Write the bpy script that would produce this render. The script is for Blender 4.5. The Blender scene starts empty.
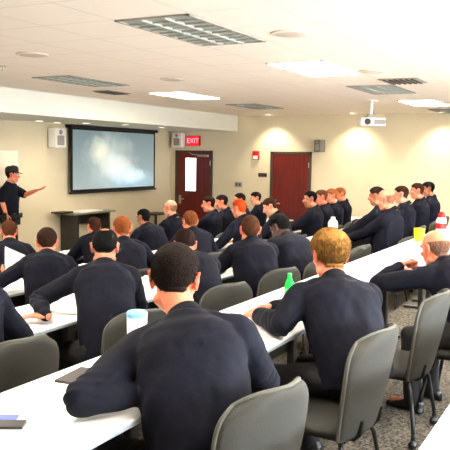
import bpy, bmesh, math, random
import numpy as np
from mathutils import Vector, Matrix

random.seed(7); rng = np.random.default_rng(7)
S = bpy.context.scene
COL = S.collection
# ------------------------------------------------------------------ camera
FPX = 728.0; CZ = 2.06; CEIL = 2.98
yaw, pitch, roll = [math.radians(a) for a in (28.1, -5.37, 0.9)]
fwd = np.array([math.cos(yaw)*math.cos(pitch), math.sin(yaw)*math.cos(pitch), math.sin(pitch)])
r0 = np.array([math.sin(yaw), -math.cos(yaw), 0.0]); u0 = np.cross(r0, fwd)
RT = math.cos(roll)*r0 + math.sin(roll)*u0; UP = np.cross(RT, fwd)
CAM = np.array([0, 0, CZ])
cd = bpy.data.cameras.new('camera'); cam = bpy.data.objects.new('camera', cd); COL.objects.link(cam)
m = Matrix.Identity(4)
for i in range(3):
    m[i][0] = RT[i]; m[i][1] = UP[i]; m[i][2] = -fwd[i]; m[i][3] = CAM[i]
cam.matrix_world = m
cd.sensor_width = 36; cd.lens = FPX/450*36; cd.clip_start = .05; cd.clip_end = 200
S.camera = cam
def at(x, y, X=None, Y=None, z=None):
    """the point of a real plane (X, Y or z fixed) that the photo shows at pixel x, y"""
    d = fwd + (x-225)/FPX*RT - (y-225)/FPX*UP
    t = X/d[0] if X is not None else Y/d[1] if Y is not None else (z-CZ)/d[2]
    return CAM + t*d

# ------------------------------------------------------------------ materials
def lin(c):
    return tuple((v/12.92 if v <= .04045 else ((v+.055)/1.055)**2.4) for v in c)
def mat(name, rgb, rough=.6, noise=0.0, nscale=20, bump=0.0, bscale=60, metal=0.0, spec=.5, sheen=0.0, c2=None, stretch=None):
    """principled material, colour in sRGB 0..1, procedural mottling and bump"""
    M = bpy.data.materials.new(name); M.use_nodes = True
    nt = M.node_tree; b = nt.nodes['Principled BSDF']; L = nt.links
    base = lin(rgb) + (1,)
    b.inputs['Base Color'].default_value = base
    b.inputs['Roughness'].default_value = rough; b.inputs['Metallic'].default_value = metal
    b.inputs['Specular IOR Level'].default_value = spec
    if sheen:
        b.inputs['Sheen Weight'].default_value = sheen; b.inputs['Sheen Roughness'].default_value = .5
    tc = nt.nodes.new('ShaderNodeTexCoord'); src = tc.outputs['Object']
    if stretch:
        mp = nt.nodes.new('ShaderNodeMapping'); mp.inputs['Scale'].default_value = stretch
        L.new(src, mp.inputs['Vector']); src = mp.outputs['Vector']
    n = nt.nodes.new('ShaderNodeTexNoise'); n.inputs['Scale'].default_value = nscale; n.inputs['Detail'].default_value = 4
    L.new(src, n.inputs['Vector'])
    mx = nt.nodes.new('ShaderNodeMix'); mx.data_type = 'RGBA'
    second = lin(c2)+(1,) if c2 else tuple(v*(1-noise) for v in base[:3])+(1,)
    mx.inputs[6].default_value = base; mx.inputs[7].default_value = second
    rp = nt.nodes.new('ShaderNodeMapRange'); rp.inputs[1].default_value = .38; rp.inputs[2].default_value = .62
    L.new(n.outputs['Fac'], rp.inputs[0]); L.new(rp.outputs[0], mx.inputs[0]); L.new(mx.outputs[2], b.inputs['Base Color'])
    if bump:
        n2 = nt.nodes.new('ShaderNodeTexNoise'); n2.inputs['Scale'].default_value = bscale; n2.inputs['Detail'].default_value = 3
        L.new(src, n2.inputs['Vector'])
        bp = nt.nodes.new('ShaderNodeBump'); bp.inputs['Strength'].default_value = bump; bp.inputs['Distance'].default_value = .01
        L.new(n2.outputs['Fac'], bp.inputs['Height']); L.new(bp.outputs[0], b.inputs['Normal'])
    return M
def emis(name, rgb, strength):
    M = bpy.data.materials.new(name); M.use_nodes = True
    b = M.node_tree.nodes['Principled BSDF']
    b.inputs['Base Color'].default_value = lin(rgb)+(1,)
    b.inputs['Emission Color'].default_value = lin(rgb)+(1,); b.inputs['Emission Strength'].default_value = strength
    return M
def skin_mat(name, rgb, lip):
    M = mat(name, rgb, .5, .12, 35, .08, 260)
    nt = M.node_tree; b = nt.nodes['Principled BSDF']; L = nt.links
    old = b.inputs['Base Color'].links[0].from_socket
    a = nt.nodes.new('ShaderNodeAttribute'); a.attribute_name = 'tint'
    mx = nt.nodes.new('ShaderNodeMix'); mx.data_type = 'RGBA'
    L.new(a.outputs['Fac'], mx.inputs[0]); L.new(old, mx.inputs[6]); mx.inputs[7].default_value = lin(lip)+(1,)
    L.new(mx.outputs[2], b.inputs['Base Color'])
    b.inputs['Subsurface Weight'].default_value = .08; b.inputs['Subsurface Radius'].default_value = (.01, .004, .002)
    return M
MT = {}
MT['wall'] = mat('wall_paint', (.85, .80, .68), .8, .03, 3, .05, 180)
MT['soffit'] = mat('soffit_paint', (.88, .88, .84), .8, .03, 3, .05, 180)
MT['table'] = mat('white_laminate', (.95, .95, .95), .35, .02, 8)
MT['edge'] = mat('grey_edge_band', (.62, .66, .70), .5, .05)
MT['black'] = mat('black_metal', (.05, .05, .055), .4, .2, 30)
MT['rubber'] = mat('black_plastic', (.035, .035, .04), .5, .2, 30)
MT['chair'] = mat('olive_grey_upholstery', (.195, .195, .17), .75, .28, 260, .5, 420)
MT['piping'] = mat('grey_piping', (.29, .29, .26), .7, .15, 200, .3, 300)
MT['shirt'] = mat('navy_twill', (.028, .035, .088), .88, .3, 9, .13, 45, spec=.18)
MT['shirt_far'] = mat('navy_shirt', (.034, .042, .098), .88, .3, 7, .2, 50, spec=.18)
MT['trouser'] = mat('black_trouser_cloth', (.02, .02, .03), .8, .3, 12, .2, 60)
MT['leather'] = mat('black_leather', (.03, .03, .03), .35, .2, 40)
MT['paper'] = mat('white_paper', (.97, .97, .96), .8, .01)
MT['eye'] = mat('eye_white', (.9, .88, .85), .2)
MT['iris'] = mat('dark_iris', (.12, .08, .05), .2)
MT['doorwood'] = mat('cherry_wood', (.40, .075, .05), .35, .35, 3, .08, 40, stretch=(6, 6, .6))
MT['doorframe'] = mat('dark_bronze_frame', (.26, .22, .18), .5, .2)
MT['chrome'] = mat('brushed_steel', (.75, .74, .72), .3, .1, metal=1)
MT['whiteplastic'] = mat('white_plastic', (.93, .92, .90), .4, .03)
MT['greyplastic'] = mat('grey_plastic', (.58, .56, .52), .5, .1)
MT['louver'] = mat('louver_metal', (.63, .64, .61), .5, .1, 20)
MT['louver_in'] = mat('louver_cell', (.60, .61, .57), .6, .1, 20)
MT['console'] = mat('dark_walnut_laminate', (.16, .15, .13), .5, .3, 8, stretch=(1, 1, 8))
MT['red'] = mat('red_enamel', (.75, .06, .06), .4, .1)
MT['yellow'] = mat('yellow_plastic', (.95, .80, .05), .4, .05)
MT['blue'] = mat('pale_blue_cap', (.42, .66, .92), .4, .05)
MT['pad'] = mat('dark_folder', (.20, .17, .16), .6, .2)
MT['card'] = mat('blue_card', (.25, .33, .72), .5, .1)
MT['lit'] = emis('lit_diffuser', (1, .96, .90), 38.0)
MT['can'] = emis('lit_can_lamp', (1, .92, .78), 12.0)

# ceiling: 61 cm lay-in tiles with a white grid
def grid_nodes(M, scale, off, width, line_rgb):
    nt = M.node_tree; b = nt.nodes['Principled BSDF']; L = nt.links
    old = b.inputs['Base Color'].links[0].from_socket
    tc = nt.nodes.new('ShaderNodeTexCoord'); sp = nt.nodes.new('ShaderNodeSeparateXYZ'); L.new(tc.outputs['Object'], sp.inputs[0])
    outs = []
    for k in range(2):
        a = nt.nodes.new('ShaderNodeMath'); a.operation = 'SUBTRACT'; a.inputs[1].default_value = off[k]; L.new(sp.outputs[k], a.inputs[0])
        d = nt.nodes.new('ShaderNodeMath'); d.operation = 'PINGPONG'; d.inputs[1].default_value = scale/2; L.new(a.outputs[0], d.inputs[0])
        c = nt.nodes.new('ShaderNodeMath'); c.operation = 'LESS_THAN'; c.inputs[1].default_value = width; L.new(d.outputs[0], c.inputs[0])
        outs.append(c)
    mxm = nt.nodes.new('ShaderNodeMath'); mxm.operation = 'MAXIMUM'; L.new(outs[0].outputs[0], mxm.inputs[0]); L.new(outs[1].outputs[0], mxm.inputs[1])
    mx = nt.nodes.new('ShaderNodeMix'); mx.data_type = 'RGBA'; L.new(mxm.outputs[0], mx.inputs[0]); L.new(old, mx.inputs[6]); mx.inputs[7].default_value = lin(line_rgb)+(1,)
    L.new(mx.outputs[2], b.inputs['Base Color'])
MT['ceil'] = mat('ceiling_tile', (.985, .935, .88), .9, .02, 90, .1, 220)
grid_nodes(MT['ceil'], .61, (4.12, 3.10), .008, (.90, .86, .82))
MT['carpet'] = mat('loop_carpet', (.43, .395, .34), .95, .0, 48, .9, 120, c2=(.15, .14, .125))

# ------------------------------------------------------------------ mesh helpers
class MB:
    def __init__(s): s.v = []; s.f = []; s.mi = []; s.n = 0
    def add(s, v, f, mi=0):
        v = [tuple(p) for p in v]; s.v += v; s.f += [tuple(i+s.n for i in q) for q in f]; s.mi += [mi]*len(f); s.n += len(v)
    def box(s, lo, hi, mi=0, M=None):
        x0, y0, z0 = lo; x1, y1, z1 = hi
        v = [(x0,y0,z0),(x1,y0,z0),(x1,y1,z0),(x0,y1,z0),(x0,y0,z1),(x1,y0,z1),(x1,y1,z1),(x0,y1,z1)]
        if M is not None: v = [tuple(M @ Vector(p)) for p in v]
        s.add(v, [(0,3,2,1),(4,5,6,7),(0,1,5,4),(1,2,6,5),(2,3,7,6),(3,0,4,7)], mi)
    def rings(s, R, mi=0, close=True):
        n = len(R[0]); v = [p for r in R for p in r]; f = []
        for i in range(len(R)-1):
            for j in range(n):
                f.append((i*n+j, i*n+(j+1) % n, (i+1)*n+(j+1) % n, (i+1)*n+j))
        if close:
            f.append(tuple(range(n-1, -1, -1))); f.append(tuple(range((len(R)-1)*n, len(R)*n)))
        s.add(v, f, mi)
    def capsule(s, p0, p1, ra, rb, n=12, mi=0):
        p0 = np.array(p0, float); p1 = np.array(p1, float); d = p1-p0; L = np.linalg.norm(d)
        w = d/L if L > 1e-9 else np.array([0, 0, 1.])
        a = np.cross(w, [0, 0, 1.] if abs(w[2]) < .9 else [1., 0, 0]); a /= np.linalg.norm(a); b = np.cross(w, a)
        th = np.linspace(0, 2*np.pi, n, endpoint=False); circ = np.outer(np.cos(th), a)+np.outer(np.sin(th), b)
        R = []
        for k in (-.97, -.72, -.38): R.append(p0+w*k*ra+circ*ra*math.sqrt(1-k*k))
        R.append(p0+circ*ra); R.append(p1+circ*rb)
        for k in (.38, .72, .97): R.append(p1+w*k*rb+circ*rb*math.sqrt(1-k*k))
        s.rings(R, mi)
    def chain(s, pts, rad, n=12):
        for i in range(len(pts)-1): s.capsule(pts[i], pts[i+1], rad[i], rad[i+1], n)
    def ellipsoid(s, c, r, M=None, n=16, mi=0):
        R = []
        for i in range(1, n):
            ph = math.pi*i/n
            R.append([np.array([r[0]*math.sin(ph)*math.cos(t), r[1]*math.sin(ph)*math.sin(t), -r[2]*math.cos(ph)])+np.array(c) for t in np.linspace(0, 2*np.pi, n, endpoint=False)])
        if M is not None: R = [[M(p) for p in q] for q in R]
        s.rings(R, mi)
    def tube(s, pts, r, n=8, mi=0):
        pts = [np.array(p, float) for p in pts]; R = []
        rr = r if hasattr(r, '__len__') else [r]*len(pts)
        ref = None
        for i, p in enumerate(pts):
            t = pts[min(i+1, len(pts)-1)]-pts[max(i-1, 0)]; t /= np.linalg.norm(t)
            if ref is None: ref = np.cross(t, [0, 0, 1.] if abs(t[2]) < .9 else [1., 0, 0])
            a = ref-t*(ref@t); a /= np.linalg.norm(a); ref = a; b = np.cross(t, a)
            R.append([p+rr[i]*(math.cos(q)*a+math.sin(q)*b) for q in np.linspace(0, 2*np.pi, n, endpoint=False)])
        s.rings(R, mi)
    def lathe(s, prof, c=(0, 0, 0), n=20, mi=0):
        s.rings([[(c[0]+r*math.cos(t), c[1]+r*math.sin(t), c[2]+z) for t in np.linspace(0, 2*np.pi, n, endpoint=False)] for r, z in prof], mi)
    def slab(s, w, d, z0, z1, rad=.02, seg=5, c=(0, 0), mi=0):
        """rounded-corner slab with softened top and bottom edges"""
        def ring(ins, z):
            o = []
            for sx, sy, a0 in ((1, 1, 0), (-1, 1, 90), (-1, -1, 180), (1, -1, 270)):
                for k in range(seg+1):
                    a = math.radians(a0+90*k/seg); rr = max(rad-ins, .0005)
                    o.append((c[0]+sx*(w/2-rad)+rr*math.cos(a), c[1]+sy*(d/2-rad)+rr*math.sin(a), z))
            return o
        e = min(.004, (z1-z0)*.3)
        s.rings([ring(e, z0), ring(0, z0+e), ring(0, z1-e), ring(e, z1)], mi)
    def mesh(s, name, mats):
        me = bpy.data.meshes.new(name); me.from_pydata(s.v, [], s.f); me.update()
        for mm in mats: me.materials.append(mm)
        if len(mats) > 1: me.polygons.foreach_set('material_index', s.mi)
        return me
def smooth(me, ang=None):
    me.polygons.foreach_set('use_smooth', [True]*len(me.polygons))
    if ang: me.set_sharp_from_angle(angle=math.radians(ang))
def link(name, me, parent=None, loc=None):
    o = bpy.data.objects.new(name, me); COL.objects.link(o)
    if parent is not None: o.parent = parent
    if loc is not None: o.location = loc
    return o
def part(name, mb, mt, parent=None, sm=None, loc=None):
    me = mb.mesh(name, mt if isinstance(mt, list) else [mt])
    if sm: smooth(me, None if sm is True else sm)
    return link(name, me, parent, loc)
def tag(o, label=None, cat=None, group=None, kind=None):
    if label: o['label'] = label
    if cat: o['category'] = cat
    if group: o['group'] = group
    if kind: o['kind'] = kind
    return o
def thing(name, label, cat, loc=(0, 0, 0), rz=0, group=None):
    o = bpy.data.objects.new(name, None); COL.objects.link(o); o.location = loc; o.rotation_euler = (0, 0, rz); o.empty_display_size = .1
    return tag(o, label, cat, group)
def dup(root, loc, rz, label, group=None):
    r = root.copy(); COL.objects.link(r); r.location = loc; r.rotation_euler = (0, 0, rz); tag(r, label, None, group)
    for ch in list(root.children):
        c = ch.copy(); COL.objects.link(c); c.parent = r
        for g in list(ch.children):
            d = g.copy(); COL.objects.link(d); d.parent = c
    return r
def struct(name, mb, mt, sm=None):
    return tag(part(name, mb, mt, None, sm), None, None, None, 'structure')
def remesh(mb, vox, it=4, fac=.5):
    me = bpy.data.meshes.new('t'); me.from_pydata(mb.v, [], mb.f); me.update()
    bm = bmesh.new(); bm.from_mesh(me); bmesh.ops.recalc_face_normals(bm, faces=bm.faces); bm.to_mesh(me); bm.free()
    o = bpy.data.objects.new('t', me); COL.objects.link(o)
    q = o.modifiers.new('r', 'REMESH'); q.mode = 'VOXEL'; q.voxel_size = vox; q.adaptivity = 0
    if it:
        w = o.modifiers.new('s', 'SMOOTH'); w.iterations = it; w.factor = fac
    dg = bpy.context.evaluated_depsgraph_get(); out = bpy.data.meshes.new_from_object(o.evaluated_get(dg))
    bpy.data.objects.remove(o); bpy.data.meshes.remove(me)
    return out
def co(me):
    a = np.empty(len(me.vertices)*3); me.vertices.foreach_get('co', a); return a.reshape(-1, 3)
def setco(me, a): me.vertices.foreach_set('co', a.ravel()); me.update()
def vnorm(me):
    a = np.empty(len(me.vertices)*3); me.vertex_normals.foreach_get('vector', a); return a.reshape(-1, 3)

# ------------------------------------------------------------------ the room
XW, YF, YS, SOF = 14.8, 9.4, 7.62, 2.63      # right wall, front wall, soffit face, soffit underside
XB, YB = -2.6, -3.4
TY = (2.06, 3.60, 5.10)                       # tier edges
FL = dict(A=.41, B=.27, C=.13, D=0.0)
mb = MB(); prev = [(YB-.1, .41), (TY[0], .41), (TY[0], .27), (TY[1], .27), (TY[1], .13), (TY[2], .13), (TY[2], 0), (YF+.1, 0)]
pro = prev+[(YF+.1, -.2), (YB-.1, -.2)]
mb.add([(XB-.1, y, z) for y, z in pro]+[(XW+.1, y, z) for y, z in pro], [tuple(range(len(pro)))]+[tuple(range(2*len(pro)-1, len(pro)-1, -1))]+[(i, i+len(pro), (i+1) % len(pro)+len(pro), (i+1) % len(pro)) for i in range(len(pro))])
struct('floor', mb, MT['carpet'])
mb = MB(); mb.box((XB-.1, YB-.1, CEIL), (XW+.1, YF+.1, CEIL+.15)); struct('ceiling', mb, MT['ceil'])
mb = MB(); mb.box((XB-.1, YF, -.2), (XW+.1, YF+.15, CEIL)); struct('wall_front', mb, MT['wall'])
mb = MB(); mb.box((XW, YB-.1, -.2), (XW+.15, YF, CEIL)); struct('wall_right', mb, MT['wall'])
mb = MB(); mb.box((XB-.15, YB-.1, -.2), (XB, YF, CEIL)); struct('wall_left', mb, MT['wall'])
# back wall with two daylight windows behind the photographer
wins = [(1.2, 4.2), (5.6, 8.6)]; wz = (1.25, 2.65)
mb = MB(); xs = [XB]+[q for w in wins for q in w]+[XW]
for i in range(0, len(xs), 2): mb.box((xs[i], YB-.15, -.2), (xs[i+1], YB, CEIL))
for a, b in wins:
    mb.box((a, YB-.15, -.2), (b, YB, wz[0])); mb.box((a, YB-.15, wz[1]), (b, YB, CEIL))
struct('wall_back', mb, MT['wall'])
glass = bpy.data.materials.new('window_glass'); glass.use_nodes = True
gb = glass.node_tree.nodes['Principled BSDF']; gb.inputs['Transmission Weight'].default_value = 1; gb.inputs['Roughness'].default_value = 0; gb.inputs['IOR'].default_value = 1.02
for k, (a, b) in enumerate(wins):
    mb = MB()
    for q in (a, (a+b)/2-.03, b-.06): mb.box((q, YB-.12, wz[0]), (q+.06, YB-.04, wz[1]))
    mb.box((a, YB-.12, wz[0]), (b, YB-.04, wz[0]+.06)); mb.box((a, YB-.12, wz[1]-.06), (b, YB-.04, wz[1]))
    w = struct('window_%d' % (k+1), mb, MT['whiteplastic'])
    mb = MB(); mb.box((a+.05, YB-.085, wz[0]+.05), (b-.05, YB-.08, wz[1]-.05)); part('pane', mb, glass, w)
mb = MB(); mb.box((XB, YS, SOF), (XW-.002, YF, CEIL-.001)); struct('trim_1', mb, MT['soffit'])
mb = MB(); mb.box((XB, YF-.012, 0), (XW-.002, YF, .1)); struct('baseboard_front', mb, MT['rubber'])
mb = MB(); mb.box((XW-.012, TY[2], 0), (XW, YF-.012, .1)); mb.box((XW-.012, TY[1], .13), (XW, TY[2], .23)); mb.box((XW-.012, TY[0], .27), (XW, TY[1], .37)); struct('baseboard_right', mb, MT['rubber'])

def text_mesh(s, size, depth=.002):
    cu = bpy.data.curves.new('t', 'FONT'); cu.body = s; cu.size = size; cu.extrude = depth; cu.align_x = 'CENTER'; cu.align_y = 'CENTER'
    o = bpy.data.objects.new('t', cu); COL.objects.link(o)
    me = bpy.data.meshes.new_from_object(o.evaluated_get(bpy.context.evaluated_depsgraph_get())); bpy.data.objects.remove(o)
    return me
# door 1 with a lite, door 2 solid, both in the right wall (faces -X)
def door(idx, y0, y1, ztop, lite):
    mb = MB(); f = .055
    mb.box((XW-.03, y0, 0), (XW, y0+f, ztop)); mb.box((XW-.03, y1-f, 0), (XW, y1, ztop)); mb.box((XW-.03, y0, ztop-f), (XW, y1, ztop))
    d = struct('door_%d' % idx, mb, MT['doorframe'])
    mb = MB()
    if lite:
        la, lb, lz0, lz1 = lite
        mb.box((XW-.016, y0+f, .01), (XW, la, ztop-f)); mb.box((XW-.016, lb, .01), (XW, y1-f, ztop-f))
        mb.box((XW-.016, la, .01), (XW, lb, lz0)); mb.box((XW-.016, la, lz1), (XW, lb, ztop-f))
    else: mb.box((XW-.016, y0+f, .01), (XW, y1-f, ztop-f))
    part('door_leaf', mb, MT['doorwood'], d)
    if lite:
        mb = MB(); mb.box((XW-.008, la, lz0), (XW-.003, lb, lz1)); p = part('door_lite', mb, emis('corridor_light', (1, 1, .97), 2.2), d); p['label'] = 'tall narrow glass lite showing the bright corridor'
        mb = MB(); mb.box((XW-.07, y0+f+.05, ztop-f-.09), (XW-.016, y0+.38, ztop-f-.04)); mb.tube([(XW-.05, y0+.3, ztop-f-.06), (XW-.12, y0+.5, ztop-f-.03), (XW-.03, y0+.62, ztop-f+.01)], .008)
        part('door_closer', mb, MT['greyplastic'], d)
    hy = y1-f-.08
    mb = MB(); mb.box((XW-.024, hy-.03, .93), (XW-.016, hy+.03, 1.13)); part('lock_plate', mb, MT['chrome'], d)
    mb = MB(); mb.tube([(XW-.02, hy, 1.05), (XW-.065, hy, 1.05), (XW-.07, hy-.02, 1.05), (XW-.07, hy-.13, 1.045)], .011); part('handle', mb, MT['chrome'], d, True)
    mb = MB()
    for z in (.25, 1.0, 1.85): mb.capsule((XW-.03, y0+f, z), (XW-.03, y0+f, z+.1), .009, .009)
    part('hinge', mb, MT['chrome'], d)
    return d
la = at(186, 158, X=XW); lb = at(196, 191, X=XW)
door(1, at(213, 151, X=XW)[1], at(176, 151, X=XW)[1], 2.19, (lb[1], la[1], lb[2], la[2]))
door(2, at(312, 152, X=XW)[1], at(271, 152, X=XW)[1], 2.19, None)

# things on the right wall
def wallbox(name, label, cat, x0, y0, x1, y1, d, mt, sm=None):
    a = at(x0, y0, X=XW); b = at(x1, y1, X=XW)
    c = ((a[1]+b[1])/2, (a[2]+b[2])/2); w = abs(a[1]-b[1]); h = abs(a[2]-b[2])
    t = thing(name, label, cat, (XW-.001, c[0], c[1]))
    return t, w, h
def rbox(mb, w, h, x0, x1, r=.01):
    """rounded block on the right wall, local axes, depth along -X"""
    q = MB(); q.slab(w, h, 0, 1, r)
    mb.add([(-(x0+(x1-x0)*p[2]), p[0], p[1]) for p in q.v], [f[::-1] for f in q.f])
ex, w, h = wallbox('exit_sign', 'red illuminated EXIT sign above the door with the glass lite', 'sign', 188, 136, 200.5, 146, .06, None)
mb = MB(); rbox(mb, w, h, 0, .06); part('housing', mb, mat('sign_red', (.62, .03, .07), .4), ex, 40)
mb = MB(); rbox(mb, w-.03, h-.03, .055, .064); part('face', mb, emis('sign_face_red', (.85, .05, .12), 1.1), ex, 40)
me = text_mesh('EXIT', h*.68); c = co(me); c = np.stack([-(.066+c[:, 2]), -c[:, 0], c[:, 1]], 1); setco(me, c); me.materials.append(emis('sign_letters', (1, .55, .6), 1.5)); link('lettering', me, ex)
al, w, h = wallbox('fire_alarm', 'small red and white fire alarm strobe left of the solid red door', 'alarm', 253.5, 151, 259.5, 160, .05, None)
mb = MB(); rbox(mb, w, h, 0, .05); part('housing', mb, MT['red'], al, 40)
mb = MB(); rbox(mb, w*.7, h*.4, .045, .07); o = part('strobe_lens', mb, MT['whiteplastic'], al, 40, (0, 0, -h*.22))
pl, w, h = wallbox('wall_plate', 'dark room plaque on the wall beside the solid red door', 'plaque', 258.5, 173, 267, 177, .02, None)
mb = MB(); rbox(mb, w, h, 0, .015, .004); part('plate', mb, mat('dark_plaque', (.13, .12, .1), .5), pl)
mb = MB(); rbox(mb, w*.9, h*.8, .012, .018, .004); part('inset', mb, mat('plaque_inset', (.2, .18, .15), .4), pl)
sw, w, h = wallbox('switch_panel', 'grey double switch plate between the two red doors', 'light switch', 235, 182, 242, 187, .02, None)
mb = MB(); rbox(mb, w, h, 0, .012, .004); part('plate', mb, MT['greyplastic'], sw)
for k in (-1, 1):
    mb = MB(); rbox(mb, w*.2, h*.5, .01, .02, .003); part('rocker', mb, MT['pad'], sw, None, (0, k*w*.22, 0))
def speaker(label, loc, rz, w, h, mt):
    t = thing('wall_speaker', label, 'loudspeaker', loc, rz)      # local: faces -Y
    mb = MB(); q = MB(); q.slab(w, h, 0, 1, .02); mb.add([(p[0], -.05-.17*p[2], p[1]) for p in q.v], [f[::-1] for f in q.f]); part('cabinet', mb, mt, t, 40)
    mb = MB(); q = MB(); q.slab(w*.62, h*.5, 0, 1, .02); mb.add([(p[0], -.215-.012*p[2], p[1]-h*.12) for p in q.v], [f[::-1] for f in q.f]); part('grille', mb, MT['greyplastic'], t, 40)
    mb = MB(); q = MB(); q.lathe([(.001, 0), (w*.16, 0), (w*.14, .006), (.001, .01)]); mb.add([(p[0], -.222-p[2], p[1]+h*.3) for p in q.v], [f[::-1] for f in q.f]); part('tweeter', mb, MT['greyplastic'], t, 40)
    mb = MB(); mb.box((-.05, -.06, -.05), (.05, -.001, .05)); part('bracket', mb, MT['greyplastic'], t)
    return t
p = at(60, 138, Y=YF-.2); speaker('cream box speaker on the front wall left of the projection screen', (p[0], YF, p[2]), 0, .30, .36, MT['whiteplastic'])
p = at(177, 140, X=XW-.2); speaker('pale box speaker beside the EXIT sign at the corner', (XW, min(p[1], YF-.2), p[2]), -math.pi/2, .25, .34, MT['whiteplastic'])
p = at(321, 146, X=XW-.15); speaker('dark grey tilted speaker high on the wall right of solid door', (XW, p[1], p[2]), -math.pi/2-.3, .17, .26, mat('speaker_grey', (.42, .41, .38), .5))

# whiteboard at the left edge
a = at(17, 152, Y=YF-.03)
wb = thing('whiteboard', 'framed whiteboard on the front wall behind the standing officer', 'whiteboard', (a[0]-1.2, YF, 1.5))
mb = MB(); mb.box((-1.2, -.02, -.6), (1.2, -.001, a[2]-1.5)); part('board', mb, mat('dry_erase_surface', (.93, .90, .82), .3), wb)
mb = MB(); zt = a[2]-1.5
for lo, hi in (((-1.22, -.03, zt), (1.22, -.001, zt+.02)), ((-1.22, -.03, -.62), (1.22, -.001, -.6)), ((1.2, -.03, -.6), (1.22, -.001, zt)), ((-1.22, -.03, -.6), (-1.2, -.001, zt))): mb.box(lo, hi)
part('frame', mb, MT['whiteplastic'], wb)
mb = MB(); mb.box((-.5, -.1, -.64), (.5, -.03, -.625)); part('tray', mb, MT['chrome'], wb)

# projection screen
sa = at(73, 129.5, Y=YF-.14); sb = at(154, 131.5, Y=YF-.14); sc_ = at(71, 190, Y=YF-.14)
x0, x1, z1, z0 = sa[0], sb[0], (sa[2]+sb[2])/2, sc_[2]
ps = thing('projection_screen', 'large pull-down projection screen showing a bright smoky blaze', 'projection screen', ((x0+x1)/2, YF-.12, z0))
W = (x1-x0)/2; H = z1-z0
mb = MB(); mb.box((-W-.06, -.012, -.05), (W+.06, .0, H+.0)); part('black_border', mb, mat('screen_masking', (.03, .03, .03), .8), ps)
sm = bpy.data.materials.new('projected_picture'); sm.use_nodes = True; nt = sm.node_tree; b = nt.nodes['Principled BSDF']; L = nt.links
tc = nt.nodes.new('ShaderNodeTexCoord')
def blob(cx, cz, rx, rz, pw):
    mp = nt.nodes.new('ShaderNodeMapping'); mp.vector_type = 'POINT'; mp.inputs['Scale'].default_value = (1/rx, 0, 1/rz); mp.inputs['Location'].default_value = (-cx/rx, 0, -cz/rz)
    L.new(tc.outputs['Object'], mp.inputs[0])
    n = nt.nodes.new('ShaderNodeTexNoise'); n.inputs['Scale'].default_value = 3.5; n.inputs['Detail'].default_value = 5; L.new(tc.outputs['Object'], n.inputs[0])
    mx = nt.nodes.new('ShaderNodeVectorMath'); mx.operation = 'MULTIPLY_ADD'; L.new(n.outputs['Color'], mx.inputs[0]); mx.inputs[1].default_value = (.7, 0, .7); L.new(mp.outputs[0], mx.inputs[2])
    sb_ = nt.nodes.new('ShaderNodeVectorMath'); sb_.operation = 'SUBTRACT'; sb_.inputs[1].default_value = (.35, 0, .35); L.new(mx.outputs[0], sb_.inputs[0])
    g = nt.nodes.new('ShaderNodeTexGradient'); g.gradient_type = 'SPHERICAL'; L.new(sb_.outputs[0], g.inputs[0])
    q = nt.nodes.new('ShaderNodeMath'); q.operation = 'POWER'; q.inputs[1].default_value = pw; L.new(g.outputs['Fac'], q.inputs[0]); return q.outputs[0]
gz = nt.nodes.new('ShaderNodeSeparateXYZ'); L.new(tc.outputs['Object'], gz.inputs[0])
base = nt.nodes.new('ShaderNodeValToRGB'); cr = base.color_ramp
cr.elements[0].position = 0; cr.elements[0].color = lin((.66, .72, .71))+(1,); cr.elements[1].position = 1; cr.elements[1].color = lin((.45, .52, .53))+(1,)
dv = nt.nodes.new('ShaderNodeMath'); dv.operation = 'DIVIDE'; dv.inputs[1].default_value = H; L.new(gz.outputs[2], dv.inputs[0]); L.new(dv.outputs[0], base.inputs[0])
cur = base.outputs[0]
for (cx, cz, rx, rz, pw, colr) in ((-.12*W, .45*H, .75*W, .60*H, 1.2, (.86, .90, .86)), (-.38*W, .62*H, .26*W, .30*H, .9, (1, .99, .88)), (.35*W, .15*H, .75*W, .24*H, .9, (.70, .88, .96)), (.02*W, .34*H, .42*W, .28*H, .8, (1, 1, .98)), (.38*W, .20*H, .24*W, .15*H, .7, (.97, 1, 1)), (.62*W, .20*H, .16*W, .13*H, .7, (.90, .98, 1))):
    mx = nt.nodes.new('ShaderNodeMix'); mx.data_type = 'RGBA'; L.new(blob(cx, cz, rx, rz, pw), mx.inputs[0]); L.new(cur, mx.inputs[6]); mx.inputs[7].default_value = lin(colr)+(1,); cur = mx.outputs[2]
b.inputs['Base Color'].default_value = (.02, .02, .02, 1); L.new(cur, b.inputs['Emission Color']); b.inputs['Emission Strength'].default_value = .72; b.inputs['Roughness'].default_value = .9
mb = MB(); mb.box((-W, -.016, .0), (W, -.0125, H-.03)); part('screen_surface', mb, sm, ps)
mb = MB(); mb.box((-W-.09, -.035, -.085), (W+.09, .01, -.05)); part('bottom_bar', mb, MT['rubber'], ps)
mb = MB(); mb.box((-W-.09, -.07, H), (W+.09, .09, min(H+.10, SOF-z0-.002))); part('roller_case', mb, MT['rubber'], ps)

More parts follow.
